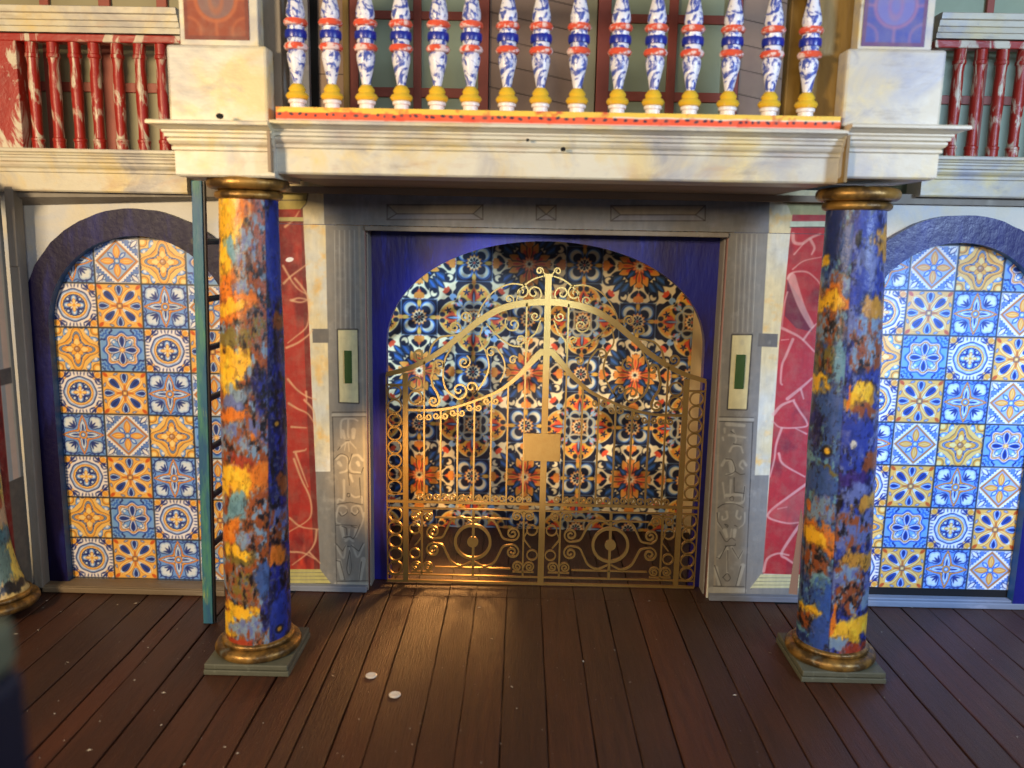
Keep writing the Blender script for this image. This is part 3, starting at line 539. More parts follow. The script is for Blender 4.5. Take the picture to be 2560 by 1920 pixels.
def paint_pil(c, right):
    if not right:
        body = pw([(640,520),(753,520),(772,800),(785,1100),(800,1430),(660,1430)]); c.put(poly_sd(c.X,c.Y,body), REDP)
        n = fbm(c.X*2.0,c.Y*1.0,3); ins = c.aa(poly_sd(c.X,c.Y,body)); c.mix((n-.56)*5*ins, REDD); c.mix((fbm(c.X*3,c.Y*1.4,8)-.6)*4*ins, (.78,.24,.14))
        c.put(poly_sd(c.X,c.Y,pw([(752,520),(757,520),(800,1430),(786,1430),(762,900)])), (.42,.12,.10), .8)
        for V,O,s in ((VEINS_L,(440,420),.3497),(VEINS_L2,(440,1000),.434)):
            for v in V: poly_line(c, smooth(pw(v,0,O,s)), .055,.025, (.86,.70,.52), .8, soft=2.5)
        c.put(ell(c.X,c.Y,*[(lambda q:(q[0],q[2]))(at(724,649,0))][0],.09,.05,.2), (.92,.92,.9))
        c.put(poly_sd(c.X,c.Y,pw([(640,480),(772,480),(768,505),(752,523),(640,523)])), (.72,.66,.36)); poly_line(c, pw([(640,502),(766,500)]),.02,.02,INK,.7)
        c.put(poly_sd(c.X,c.Y,pw([(640,543),(758,543),(758,553),(640,553)])), (.72,.68,.44)); poly_line(c, pw([(640,555),(758,555)]),.02,.02,INK,.7); poly_line(c, pw([(770,483),(765,510),(753,523)]),.03,.02,INK,.6)
        for k in range(4): c.put(poly_sd(c.X,c.Y,pw([(640,1423+k*9),(800+k*7,1423+k*9),(806+k*7,1431+k*9),(640,1431+k*9)])), (.74,.70,.42)); poly_line(c, pw([(640,1432+k*9),(806+k*7,1432+k*9)]),.02,.02,INK,.6)
        c.put(poly_sd(c.X,c.Y,pw([(640,1460),(826,1460),(826,1500),(640,1500)])), GREY)
    else:
        body = pw([(1981,535),(2120,535),(2090,1500-60),(1907,1434),(1925,1180),(1948,860)]); c.put(poly_sd(c.X,c.Y,body), (.68,.15,.16))
        ins = c.aa(poly_sd(c.X,c.Y,body)); n = fbm(c.X*1.6,c.Y*1.2,13); c.mix((n-.55)*5*ins, (.42,.10,.15))
        c.put(poly_sd(c.X,c.Y,pw([(1969,700),(2010,760),(2025,800),(2030,830),(1990,820),(1962,790)])), (.36,.10,.18), .75)
        O=(1820,440); s=.3376
        for v,w in (([(480,430),(490,490),(550,500),(610,460),(680,430)],.06),([(610,470),(640,530),(620,580)],.05),([(490,580),(560,500)],.03),([(440,760),(480,715),(580,710),(650,760),(690,810)],.035),([(480,690),(560,630),(690,600)],.025),([(470,750),(520,900),(560,1000),(620,1110)],.14),([(440,860),(415,960),(400,1110)],.03),([(395,1125),(450,1150),(540,1200),(640,1300)],.05),([(560,1210),(620,1130),(660,1090)],.04),([(480,1210),(430,1330),(400,1400),(390,1520),(400,1545)],.05),([(395,1215),(450,1210)],.02),([(440,1650),(540,1570),(620,1500)],.06),([(540,1580),(560,1650)],.04)):
            poly_line(c, smooth(pw(v,0,O,s)), w*1.35,w*.8, (.88,.70,.64), .7, soft=2)
        O=(1820,1000); s=.4461
        for v,w in (([(255,80),(300,30),(370,0)],.06),([(370,10),(400,60),(440,120),(430,150),(300,155),(250,120)],.04),([(300,160),(270,250),(260,330),(235,430)],.045),([(285,300),(310,360),(430,430)],.045),([(440,470),(330,550),(240,620),(230,660),(330,690),(410,685)],.05),([(280,610),(330,600)],.03),([(410,690),(360,760),(300,860),(330,890),(390,930)],.06),([(200,960),(220,890),(280,860),(340,870)],.05),([(440,190),(380,160)],.03)):
            poly_line(c, smooth(pw(v,0,O,s)), w*1.35,w*.8, (.88,.68,.62), .75, soft=2)
        c.put(poly_sd(c.X,c.Y,pw([(228/.001*0+1898+0,580),(1898,580)]+[(1898,581)]))+9, GREY)
        c.put(poly_sd(c.X,c.Y,pw([(255*.4461+1820,0)]*3))+9, GREY)
        q = pw([(240,610),(430,500),(430,690),(330,690),(235,650)],0,(1820,1000),.4461); c.put(poly_sd(c.X,c.Y,q), (.72,.36,.32), .5, soft=4)
        c.put(poly_sd(c.X,c.Y,pw([(1960,497),(2120,497),(2120,537),(1978,537),(1972,520)])), (.70,.66,.44)); poly_line(c, pw([(1960,507),(2120,507)]),.02,.02,INK,.7)
        c.put(poly_sd(c.X,c.Y,pw([(1975,553),(2120,553),(2120,567),(1975,567)])), (.80,.84,.72)); poly_line(c, pw([(1975,568),(2120,568)]),.02,.02,INK,.7)
        for k in range(4): c.put(poly_sd(c.X,c.Y,pw([(1902-k*7,1436+k*9),(2120,1436+k*9),(2120,1444+k*9),(1896-k*7,1444+k*9)])), (.80,.77,.56)); poly_line(c, pw([(1898-k*7,1445+k*9),(2120,1445+k*9)]),.02,.02,INK,.6)
        c.put(poly_sd(c.X,c.Y,pw([(1880,1470),(2120,1470),(2120,1510),(1880,1510)])), GREY)
def paintL(X, Z): c = base_wall(X,Z,1); paint_jamb(c, False); paint_pil(c, False); grain(c, 4); return c.rgb
def paintR(X, Z):
    c = base_wall(X,Z,2); paint_jamb(c, True); paint_pil(c, True); grain(c, 6); return c.rgb
XL, XR, ZT = -1.62, 6.16, 1.235
ZS = 1.34      # seam between lower boards and the lintel board
plate('wall_panel', (-3.95,XL,ZF,ZS,0.0), paintL, .0135, M['paint'], fac, back=.22)
plate('wall_panel', (XR,8.35,ZF,ZS,0.0), paintR, .0135, M['paint'], fac, back=.22)
def paintT(X, Z):
    c = base_wall(X,Z,5); A = pw
    c.put(poly_sd(c.X,c.Y,A([(808,470),(1924,480),(1922,590),(812,590)]))-.0, (.47,.47,.46))
    c.mix((fbm(X*1.2,Z*3,21)-.5)*1.6*c.aa(poly_sd(c.X,c.Y,A([(808,470),(1924,480),(1922,590),(812,590)]))), (.56,.57,.62))
    for (x0,x1,y0,y1,s) in ((968,1207,512,549,24),(1341,1390,513,550,24),(1527,1763,514,552,24)):
        P = A([(x0,y0),(x1,y0),(x1,y1),(x0,y1)]); mid = (y0+y1)/2+4
        c.put(poly_sd(c.X,c.Y,A([(x0,y0),(x1,y0),(x1-s,mid),(x0+s,mid)])), (.53,.49,.42)); c.put(poly_sd(c.X,c.Y,A([(x0,y1),(x1,y1),(x1-s,mid),(x0+s,mid)])), (.50,.50,.52))
        for e in (((x0,y0),(x1,y0)),((x1,y0),(x1,y1)),((x0,y0),(x0,y1)),((x0,y1),(x1,y1)),((x0+s,mid),(x1-s,mid)),((x0,y0),(x0+s,mid)),((x1,y0),(x1-s,mid)),((x0,y1),(x0+s,mid)),((x1,y1),(x1-s,mid))):
            poly_line(c, A(e), .025,.02, (.26,.24,.22), .85)
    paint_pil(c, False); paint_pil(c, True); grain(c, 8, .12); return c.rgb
plate('lintel_board', (-3.95,8.35,ZS+.012,2.25,-.004), paintT, .016, M['paint'], fac, back=.224)
b = MB(); b.box(XL+.0,XR,-.05,.22,ZT,ZS); b.build('lintel_lip', M['greywood'], fac, bevel=.02)
for n_,(u0,v0,u1,v1) in enumerate(((861,876,881,958),(1840,886,1858,972))):
    a = at(u0,v0,0); c_ = at(u1,v1,0); MB().box(a[0],c_[0],-.035,-.004,c_[2],a[2]).build('green_inlay', M['green'], fac, bevel=.01)
# door reveals
MB().box(XL-.0,XL+.03,.225,.80,ZF,ZT).build('door_reveal', M['greywood'], fac)
MB().box(XR-.03,XR,.225,.80,ZF,ZT).build('door_reveal', M['greywood'], fac)
for (x0,x1) in ((-3.95,XL-.02),(XR+.04,8.35)):
    MB().box(x0,x1,-.16,-.004,ZF,ZF+.13).build('skirting', M['greysill'], fac, bevel=.015)

# ================================================================== centre blue arch board
ar = thing('blue_arch_board', (2.35,.6,ZF), 'glossy ultramarine board with a wide arched opening behind the golden gate', 'arch')
Ya = .62
inL = at(966,870,Ya)[0]; inR = at(1762,870,Ya)[0]; cz = at(1363,872,Ya)[2]; topz = at(1363,603,Ya)[2]; cx = (inL+inR)/2; ax = (inR-inL)/2; az = topz-cz
inn = [(inL+.06,ZF)]+[(inL,cz-3.0)]; out = [(XL-.0,ZF),(XL,cz-3.0)]
N_=48
for k in range(N_+1):
    t = math.pi-k*math.pi/N_; x = cx+ax*math.cos(t)*abs(math.cos(t))**0.0; z = cz+az*abs(math.sin(t))**0.92
    inn.append((x,z)); out.append(None)
inn += [(inR,cz-3.0),(inR-.06,ZF)]; out += [(XR,cz-3.0),(XR,ZF)]
for i in range(2,2+N_+1):
    k = i-2; f = k/N_
    if f<.2: out[i] = (XL, cz+(1.33-cz)*f/.2)
    elif f<=.8: out[i] = (XL+(XR-XL)*(f-.2)/.6, 1.33)
    else: out[i] = (XR, 1.33-(1.33-cz)*(f-.8)/.2)
b = MB(); n=len(inn); vs=[]
for (a_,c_) in zip(inn,out): vs += [(a_[0],Ya,a_[1]),(c_[0],Ya,c_[1]),(c_[0],Ya+.25,c_[1]),(a_[0],Ya+.25,a_[1])]
fs=[]
for i in range(n-1):
    for k in range(4): fs.append((4*i+k,4*i+(k+1)%4,4*i+4+(k+1)%4,4*i+4+k))
fs += [(0,1,2,3),(4*n-4,4*n-3,4*n-2,4*n-1)]; b.add(vs,fs); b.build('arch_board', M['blue'], ar)

# ================================================================== alcove
P_ = .983
al = thing('alcove_backdrop', (2.35,4.4,ZF), 'backdrop printed with navy, cream and orange floral tiles seen through the golden gate', 'backdrop')
plate('printed_backdrop', (-2.3,6.75,ZF,1.7,4.35), lambda X,Z: damask((X-1.96)/P_, (Z+2.47)/P_), .0175, M['damask'], al, back=.15)
sb = thing('alcove_side_board', (6.45,2.5,ZF), 'plain cream board closing the right side of the alcove behind the gate rings', 'board')
MB().box(6.41,6.50,.90,4.33,ZF+.35,1.7).build('board', M['cream'], sb)
sl = thing('alcove_side_board', (-2.2,2.5,ZF), 'shadowed cream board closing the left side of the alcove behind the gate', 'board')
MB().box(-2.45,-2.33,.90,4.33,ZF+.02,1.7).build('board', M['cream'], sl)
ac = thing('alcove_ceiling', (2.35,2.5,1.7), 'dark board roofing the tiled alcove above the arch', 'board')
MB().box(-2.45,6.76,.90,4.5,1.72,1.85).build('board', M['dark'], ac)

# ================================================================== side bays
def arch_ring(cx, cz, ri, ro, zb, y0, y1, m=0, n=40, wob=.012, seed=1):
    r_ = random.Random(seed); I=[(cx-ri,zb),(cx-ri,(zb+cz)/2)]; O=[(cx-ro,zb),(cx-ro-.01,(zb+cz)/2)]
    for k in range(n+1):
        t = math.pi-k*math.pi/n; w = r_.uniform(-wob,wob); I.append((cx+ri*math.cos(t), cz+ri*math.sin(t))); O.append((cx+(ro+w)*math.cos(t), cz+(ro+w)*math.sin(t)))
    I += [(cx+ri,(zb+cz)/2),(cx+ri,zb)]; O += [(cx+ro,(zb+cz)/2),(cx+ro,zb)]
    return I, O
def bay(cx, cz, gx, gz, zbot, zfl, right, ysill, names, mats):
    lt, la, ls, lw = names
    t = thing('tiled_door_panel', (cx,.05,zbot), lt, 'tile panel')
    keep = lambda X,Z: np.where(Z>cz, np.hypot(X-cx,Z-cz)<2.12, np.abs(X-cx)<2.10)
    plate('tile_sheet', (cx-2.1,cx+2.1,zbot,cz+2.1,0.0), lambda X,Z: tile_wall(X-gx, Z-gz, .9698), .0165, M['print_'], t, keep=keep)
    MB().box(cx-2.5,cx+2.5,.02,.12,zbot-.04,cz+2.5).build('backing_board', M['dark'], t)
    a = thing('blue_archway', (cx,-.1,zfl), la, 'arch frame')
    I, O = arch_ring(cx, cz, 2.0, 2.57, zfl+.03, 0, 0, seed=3+right); b = MB(); vs=[]; y0,y1=-.24,-.012
    for p_,q_ in zip(I,O): vs += [(p_[0],y0,p_[1]),(q_[0],y0,q_[1]),(q_[0],y1,q_[1]),(p_[0],y1,p_[1])]
    n=len(I)
    for i in range(n-1):
        for k in range(4): b.f.append((4*i+k,4*i+(k+1)%4,4*i+4+(k+1)%4,4*i+4+k)); b.m.append(1 if k==3 else 0)
    b.v=vs; b.f += [(0,1,2,3),(4*n-4,4*n-3,4*n-2,4*n-1)]; b.m += [0,0]
    b.build('arch_frame', [mats[0], M['aqua']], a)
    # wall board with arched hole around the frame
    w = thing('bay_wall_board', (cx,.02,zfl), lw, 'wall')
    x0, x1 = (cx-2.98, cx+2.6) if not right else (cx-2.7, cx+9.0)
    I, O = arch_ring(cx, cz, 2.50, 2.5, zfl, 0, 0, wob=0); zt = 2.0 if not right else 2.05; vs=[]
    n=len(I)
    for i in range(n):
        if i<2: o_=(x0,I[i][1])
        elif i>=n-2: o_=(x1,I[i][1])
        else:
            f=(i-2)/(n-5)
            o_ = (x0,cz+(zt-cz)*f/.25) if f<.25 else ((x1,zt-(zt-cz)*(f-.75)/.25) if f>.75 else (x0+(x1-x0)*(f-.25)/.5,zt))
        vs += [(I[i][0],-.02,I[i][1]),(o_[0],-.02,o_[1]),(o_[0],.14,o_[1]),(I[i][0],.14,I[i][1])]
    fs=[]
    for i in range(n-1):
        for k in range(4): fs.append((4*i+k,4*i+(k+1)%4,4*i+4+(k+1)%4,4*i+4+k))
    MB().add(vs,fs).build('plaster_board', M['plaster'], w)
    s = thing('door_sill', (cx,ysill,zfl), ls, 'sill')
    return t,a,w,s
zbL, zbR = -6.83, -6.57
tL = bay(-6.46,-.97,-7.50,0.0,zbL,ZF,0,-.5,('blue and orange patterned tile panel in the left arch behind the ladder','thick dark indigo arch frame around the left tile panel, partly behind the ladder','weathered brown wooden sill under the left tiled arch','pale plaster wall board around the left arch'),[M['indigo']])
MB().box(-8.95,-3.97,-.55,-.0,ZF-.0,ZF+.13).build('sill_board', M['sill'], tL[3], bevel=.02)
MB().box(-8.95,-3.97,-.52,-.25,ZF+.132,ZF+.155).build('sill_lip', M['sill'], tL[3], bevel=.008)
tR = bay(11.02,-.78,10.07,0.2,zbR,ZF,1,-.2,('bright blue and gold patterned tile panel in the right arch beside the column','glossy dark blue arch frame around the right tile panel','grey wooden sill under the right tiled arch','cool pale plaster wall board around the right arch'),[M['indigo_right']])
MB().box(8.36,20,-.26,-.0,ZF,ZF+.14).build('sill_board', M['greysill'], tR[3], bevel=.02)
MB().box(8.36,20,-.2,-.012,ZF+.142,ZF+.19).build('sill_lip', M['greysill'], tR[3], bevel=.01)
MB().box(8.36,20,-.012,.02,ZF+.14,zbR-.02).build('dark_gap', M['gap'], tR[3])
# posts that frame the left bay, leaning slightly like in the model
lp = thing('wooden_corner_post', (-9.05,-.3,ZF), 'rough grey wooden post between the left tiled arch and the far left wall', 'post')
a0 = at(62,485,-.45); a1 = at(135,1455,-.45)
b = MB(); xb, xt = -8.93, -8.93
b.add([(-9.06,-.55,ZF),(-8.86,-.55,ZF),(-8.86,-.26,ZF),(-9.06,-.26,ZF),(-9.00,-.55,2.05),(-8.79,-.55,2.05),(-8.79,-.26,2.05),(-9.00,-.26,2.05)],[(0,1,5,4),(1,2,6,5),(2,3,7,6),(3,0,4,7),(4,5,6,7),(3,2,1,0)]); b.build('post', M['greywood'], lp, bevel=.02)
MB().add([(-8.98,-.60,.35),(-8.80,-.60,.35),(-8.80,-.552,.35),(-8.98,-.552,.35),(-8.96,-.60,2.0),(-8.77,-.60,2.0),(-8.77,-.552,2.0),(-8.96,-.552,2.0)],[(0,1,5,4),(1,2,6,5),(2,3,7,6),(3,0,4,7),(4,5,6,7),(3,2,1,0)]).build('upper_block', M['greywood'], lp, bevel=.015)
hd = thing('header_board', (-6.4,-.3,1.8), 'grey green header board shadowed under the left gallery ledge', 'board')
MB().add([(-9.0,-.02,1.62),(-3.96,-.02,1.84),(-3.96,-.02,2.2),(-9.0,-.02,2.2),(-9.0,-.4,1.78),(-3.96,-.4,1.88),(-3.96,-.4,2.2),(-9.0,-.4,2.2)],[(0,1,2,3),(4,5,6,7),(0,1,5,4),(2,3,7,6),(0,3,7,4),(1,2,6,5)]).build('board', M['greywood'], hd)
hr = thing('header_board', (11,-.1,1.9), 'dark grey header strip above the right tiled arch', 'board')
MB().box(8.36,20,-.14,-.03,2.0,2.2).build('board', M['greywood'], hr)
# angled wing wall at far left
wg = thing('wing_wall', (-9.1,-1.2,ZF), 'side wall at the far left edge with a cream strip and a dark red pilaster', 'wall')
def wing(X, Z):                  # X = distance along the wing from its inner edge
    c = Canvas(X, Z, (.80,.74,.62), .014); c.mix((fbm(X*2,Z,41)-.5)*2, (.80,.72,.70))
    c.put(X-.10, (.55,.52,.46)); c.put(np.abs(X-.26)-.09, (.86,.74,.62)); c.put(np.abs(X-.42)-.06,(.66,.66,.62))
    c.put(np.maximum(np.abs(X-.32)-.20,np.abs(Z+1.95)-.17), (.34,.32,.30)); c.put(np.maximum(np.abs(X-.32)-.3,Z+4.2), (.38,.35,.30))
    c.put(.50-X, (.50,.10,.07)); c.mix((fbm(X*3,Z*1.2,43)-.55)*4*(X>.52), (.30,.05,.05))
    for k in range(9):
        z0=-6.3+k*.8; poly_line(c, [(.65,z0),(.9,z0+.35),(1.3,z0+.2),(1.8,z0+.7)], .03,.02,(.72,.42,.32),.6)
    c.put(np.maximum(.50-X, Z+6.55), (.50,.42,.28)); return c.rgb
wp = plate('wing_panel', (0,2.6,ZF,2.1,0), wing, .02, M['paint'], wg, back=.2)
# turn the panel about its inner edge
dv = Vector(((-9.07-OX)*S, -.57*S, 0)); ang = math.radians(88)
Rz = Matrix.Translation(dv) @ Matrix.Rotation(ang,4,'Z') @ Matrix.Scale(-1,4,(1,0,0)) @ Matrix.Translation(Vector((-(0-OX)*S,0,0)))
wp.data.transform(Matrix.Translation(-wg.location) @ Rz @ Matrix.Translation(wg.location)); wp.data.flip_normals()
MB().box(-9.0,-8.88,-2.6,-1.15,ZF,ZF+.30).build('base_block', M['sill'], wg, bevel=.02)

# ================================================================== painted columns
YO=(.95,.72,.16); OR=(.86,.46,.13); OC=(.74,.52,.18); RU=(.55,.28,.14); IN=(.15,.17,.50); DB=(.11,.12,.30); SK=(.46,.56,.66); LV=(.38,.42,.62); DK=(.10,.08,.10); OL=(.46,.40,.18); CB=(.17,.23,.56); SL=(.22,.33,.56); RD2=(.62,.22,.12); TQ=(.40,.58,.64); NVY=(.13,.18,.38)
def swirl(left, right, seed, bl, br, seam):
    """two glued sheets of painted paper: soft patches, fine rust and blue mottling, a few eye-like dots"""
    def f(s, t):
        c = Canvas(s, t, (0,0,0), .02)
        w1 = fbm(s*2.2+7,t*12,seed)-.5; w2 = fbm(s*2.2+3,t*12+5,seed+11)-.5; w3 = fbm(s*8,t*46,seed+21,4)-.5
        fa = fbm(s*9+1,t*50,seed+31,4); fb_ = fbm(s*10+5,t*58+9,seed+41,4); fc = fbm(s*16,t*90,seed+51,3)
        st = lambda n, lo, hi: np.clip((n-lo)/(hi-lo),0,1)[...,None]
        def field(k):
            base = np.zeros(s.shape+(3,))+np.array(k[0] if isinstance(k[0],tuple) else k)
            if isinstance(k[0],tuple):
                for col,n,lo,hi in zip(k[1:],(fa,fb_,fc),(.47,.52,.62),(.63,.69,.82)): m = st(n,lo,hi); base = base*(1-m)+np.array(col)*m
            else:
                m = st(fb_,.56,.74)*.35; base = base*(1-m)+base*.55*m; m = st(fa,.58,.76)*.30; base = base*(1-m)+np.minimum(base*1.35+.06,1)*m
            return base
        side = s > seam[0]+seam[1]*t
        L = field(bl); Rr = field(br); c.rgb = np.where(side[...,None], Rr, L)
        for blobs, on in ((left, ~side), (right, side)):
            for (bs,bt,rs,rt,col) in blobs:
                if rt > 0 and col in (YO,OR): rs, rt = rs*1.12, rt*1.18
                if rt <= 0:                       # an eye: dark ring round a bright dot
                    d = np.hypot((s-bs)/rs,(t-bt)/(rs*.085)); c.mix(np.clip((1.9-d)*1.5,0,.8), DK); c.mix(np.clip((1-d)*3,0,1), col); continue
                d = np.hypot((s-bs+w1*.5)/rs, (t-bt+w2*.05)/rt)-1.05+w3*1.35
                m = np.clip(.5-d*2.8,0,1)*on; rim = np.clip(1-np.abs(d-.12)*6,0,1)*on*.35
                c.mix(rim*(fb_>.45), (.16,.12,.12)); F_ = field(col); m = (m*.94)[...,None]; c.rgb = c.rgb*(1-m)+F_*m
        c.mix(np.clip((fc-.68)*4,0,.45), DK); c.mix(np.clip(1-np.abs(s-seam[0]-seam[1]*t)*40,0,1)*.5, (.12,.12,.24))
        return c.rgb
    return f
MO=(RU,SK,DK,OR); MB_=(LV,RU,DK,SK); MD=(OL,RU,DK,SK); MS=(SK,LV,RU,(.70,.76,.80)); MN=(DB,IN,DK,LV); MC=(CB,IN,SL,DK)
colL=(([(-.6,.05,.42,.07,YO),(-.2,.03,.3,.02,OR),(.2,.05,.35,.04,MO),(-.85,.15,.2,.05,YO),(-.2,.12,.42,.045,MS),(-.6,.10,.2,.03,TQ),(.1,.16,.3,.04,MO),(-.7,.19,.28,.035,OR),(-.35,.19,.3,.02,MS),(-.4,.228,.5,.026,OR),(-.6,.225,.3,.012,YO),(.1,.28,.4,.04,MD),(-.65,.30,.28,.03,OL),(-.6,.355,.5,.024,YO),(-.75,.395,.25,.028,YO),(-.45,.415,.35,.02,SK),(-.6,.44,.35,.018,LV),(-.5,.467,.42,.016,OR),(.2,.41,.35,.05,MN),(-.6,.51,.4,.03,MS),(.05,.49,.3,.03,MB_),(.0,.512,.10,.008,OR),(-.4,.565,.45,.018,RD2),(-.5,.61,.55,.034,YO),(.1,.60,.25,.03,OR),(-.55,.67,.32,.035,TQ),(.05,.675,.4,.05,MO),(-.7,.735,.3,.028,OR),(-.3,.74,.3,.02,MS),(-.45,.777,.5,.018,OL),(-.5,.772,.3,.010,YO),(.1,.81,.3,.04,MO),(-.5,.845,.4,.035,MD),(.05,.84,.22,.045,SL),(-.6,.915,.38,.018,YO),(-.85,.95,.2,.022,YO),(-.3,.95,.45,.025,MS),(.15,.92,.2,.035,MN),(-.5,.985,.3,.01,RD2)],
 [(.75,.08,.35,.085,CB),(.75,.17,.28,.05,CB),(.85,.26,.2,.02,RU),(.8,.36,.3,.06,MN),(.8,.62,.2,.02,RU),(.65,.70,.35,.028,MB_),(.6,.79,.28,.026,OR),(.7,.74,.3,.02,MO),(.7,.86,.3,.03,MN),(.65,.935,.4,.05,CB),(.68,.485,.075,0,OC),(.62,.968,.08,0,OC),(.35,.35,.12,.03,DK)], 3, MO, MN, (.52,-.22)))
colR=(([(-.7,.05,.35,.06,NVY),(-.2,.07,.25,.05,SL),(-.85,.11,.08,.012,YO),(-.4,.155,.4,.028,MS),(-.5,.20,.42,.028,OR),(-.6,.205,.3,.018,YO),(-.9,.215,.14,.02,YO),(-.6,.262,.45,.038,MO),(-.25,.32,.25,.035,TQ),(-.7,.33,.3,.03,MD),(-.75,.375,.28,.016,YO),(-.4,.43,.4,.05,SL),(-.8,.47,.2,.05,MN),(-.4,.525,.10,0,YO),(-.35,.563,.25,.007,OL),(-.4,.60,.45,.03,SL),(-.5,.675,.42,.03,MS),(-.85,.665,.1,.01,OR),(-.5,.742,.5,.028,OR),(-.6,.745,.35,.018,YO),(-.5,.80,.5,.035,MO),(-.25,.84,.25,.02,TQ),(-.15,.885,.28,.045,(.18,.32,.62)),(-.7,.905,.3,.014,YO),(-.8,.935,.25,.028,MO),(-.3,.955,.35,.035,(.18,.30,.60))],
 [(.35,.03,.35,.03,CB),(.5,.12,.35,.04,LV),(.12,.065,.07,.022,DK),(.9,.06,.25,.03,OC),(.35,.17,.3,.04,CB),(.75,.205,.35,.026,OC),(.5,.255,.5,.03,MS),(.6,.31,.42,.035,MO),(.5,.395,.5,.03,OC),(.45,.39,.3,.018,YO),(.07,.39,.06,.028,OR),(.6,.44,.4,.02,MO),(.35,.48,.45,.035,CB),(.28,.497,.09,.009,(.85,.80,.70)),(.85,.55,.25,.022,RU),(.3,.578,.4,.018,(.20,.13,.38)),(.1,.64,.07,.026,DK),(.4,.61,.3,.02,LV),(.75,.645,.3,.02,OC),(.45,.70,.45,.04,MB_),(.6,.772,.5,.022,OC),(.3,.81,.4,.03,MS),(.4,.865,.4,.035,MO),(.85,.87,.2,.03,SK),(.5,.94,.5,.024,YO),(.06,.925,.06,.035,OR),(.65,.985,.4,.016,RD2),(.2,.975,.2,.018,SK)], 9, (SL,NVY,TQ,DK), (CB,LV,DB,DK), (-.04,.02)))
def column(name, label, bx, by, tx, ty, rb, rt, z0, z1, fn, pw_=.79, plinth=True, flare=False):
    t = thing(name, (bx,by,ZF), label, 'column', 'painted columns holding up the gallery')
    n, K = 200, 420; TH = np.linspace(0,2*np.pi,n,endpoint=False); H = np.linspace(0,1,K)
    th, h = np.meshgrid(TH, H); z = z0+(z1-z0)*h; bul = np.sin(np.pi*h)*.02
    r = rb+(rt-rb)*h**1.2+bul + .016*(fbm(np.cos(th)*2+5,h*9+np.sin(th)*2,77+int(bx))-.5)*2
    if flare: r = rt+(rb-rt)*np.exp(-h*11)+.015*np.sin(th*5)*np.exp(-h*8)
    ax_ = bx+(tx-bx)*h; ay_ = by+(ty-by)*h
    X = ax_+r*np.cos(th); Y = ay_+r*np.sin(th)
    # visible coordinate: angle measured from the side that faces the viewer
    fa = math.atan2(CP[1]-by, CP[0]-bx); dth = (th-fa+np.pi)%(2*np.pi)-np.pi
    s = np.sin(np.clip(dth,-np.pi/2,np.pi/2)); s = np.where(np.abs(dth)>np.pi/2, np.sign(dth)*(2-np.abs(np.sin(dth))), s)
    rgb = fn(s, 1-h)
    me = bpy.data.meshes.new('shaft'); vs = np.stack([(X-OX)*S,Y*S,(z+OZ)*S],-1).reshape(-1,3)-np.array(parent_loc(t))
    idx = np.arange(n*K).reshape(K,n); nx = np.roll(idx,-1,axis=1); q = np.stack([idx[:-1],nx[:-1],nx[1:],idx[1:]],-1).reshape(-1,4)
    me.vertices.add(len(vs)); me.vertices.foreach_set('co', vs.astype(np.float32).ravel()); me.loops.add(len(q)*4); me.loops.foreach_set('vertex_index', q.astype(np.int32).ravel())
    me.polygons.add(len(q)); me.polygons.foreach_set('loop_start', np.arange(0,len(q)*4,4,dtype=np.int32)); me.update(calc_edges=True)
    me.polygons.foreach_set('use_smooth', [True]*len(q)); me.materials.append(M['cloth']); setcol(me, rgb.reshape(-1,3))
    o = bpy.data.objects.new('shaft', me); SC.collection.objects.link(o); o.parent = t
    def tor(zc, R, rr, k=8): return [(zc+rr*math.sin(a), R+rr*math.cos(a)) for a in np.linspace(-math.pi/2,math.pi/2,k)]
    MB().lathe([(z1-.02,rt*.9)]+tor(z1+.07,rt+.02,.07)+[(z1+.15,rt+.0)]+tor(z1+.27,rt+.10,.11)+[(z1+.39,rt+.05),(z1+.40,rt*.9)], tx, ty, 48).build('capital', M['goldpaint'], t, smooth=True)
    MB().lathe([(ZF+.20,rb+.1)]+tor(ZF+.30,rb+.10,.10)+[(ZF+.41,rb+.06)]+tor(ZF+.46,rb+.02,.05)+[(ZF+.53,rb*.95)], bx, by, 56).build('base_ring', M['goldpaint'], t, smooth=True)
    if plinth:
        MB().box(bx-pw_,bx+pw_,by-pw_,by+pw_,ZF+.001,ZF+.10).build('plinth', M['stone'], t, bevel=.015)
        MB().box(bx-pw_*.98,bx+pw_*.98,by-pw_,by+pw_*.98,ZF+.115,ZF+.22).build('plinth', M['stone'], t, bevel=.02)
        MB().box(bx-pw_*.95,bx+pw_*.95,by-pw_*.95,by+pw_*.95,ZF+.10,ZF+.115).build('plinth_joint', M['gap'], t)
    return t
column('painted_column', 'column marbled yellow and orange on its left, deep blue on its right, beside ladder', -3.16,-3.12,-3.06,-3.12,.605,.495,ZF+.46,1.70, swirl(*colL))
column('painted_column', 'column blue at the top with orange patches near its foot, by the right arch', 7.93,-2.85,7.70,-2.85,.635,.505,ZF+.46,1.72, swirl(*colR))
blobF=[(.5,.72,.6,.05,(.86,.72,.30)),(.7,.80,.4,.04,(.74,.60,.46)),(.6,.66,.5,.05,(.30,.42,.42)),(.6,.86,.4,.035,(.26,.42,.46)),(.9,.93,.3,.05,(.88,.74,.30)),(.3,.93,.4,.05,(.34,.44,.42)),(.5,.985,.5,.012,(.12,.10,.08)),(.7,.76,.2,.02,(.62,.30,.16))]
column('painted_column', 'column cut off by the left edge of the picture, with a brown ring base', -9.22,-1.62,-9.22,-1.62,.62,.27,ZF+.52,1.7, swirl([],blobF,15,OC,(.80,.68,.40),(-2.5,0)), plinth=False, flare=True)

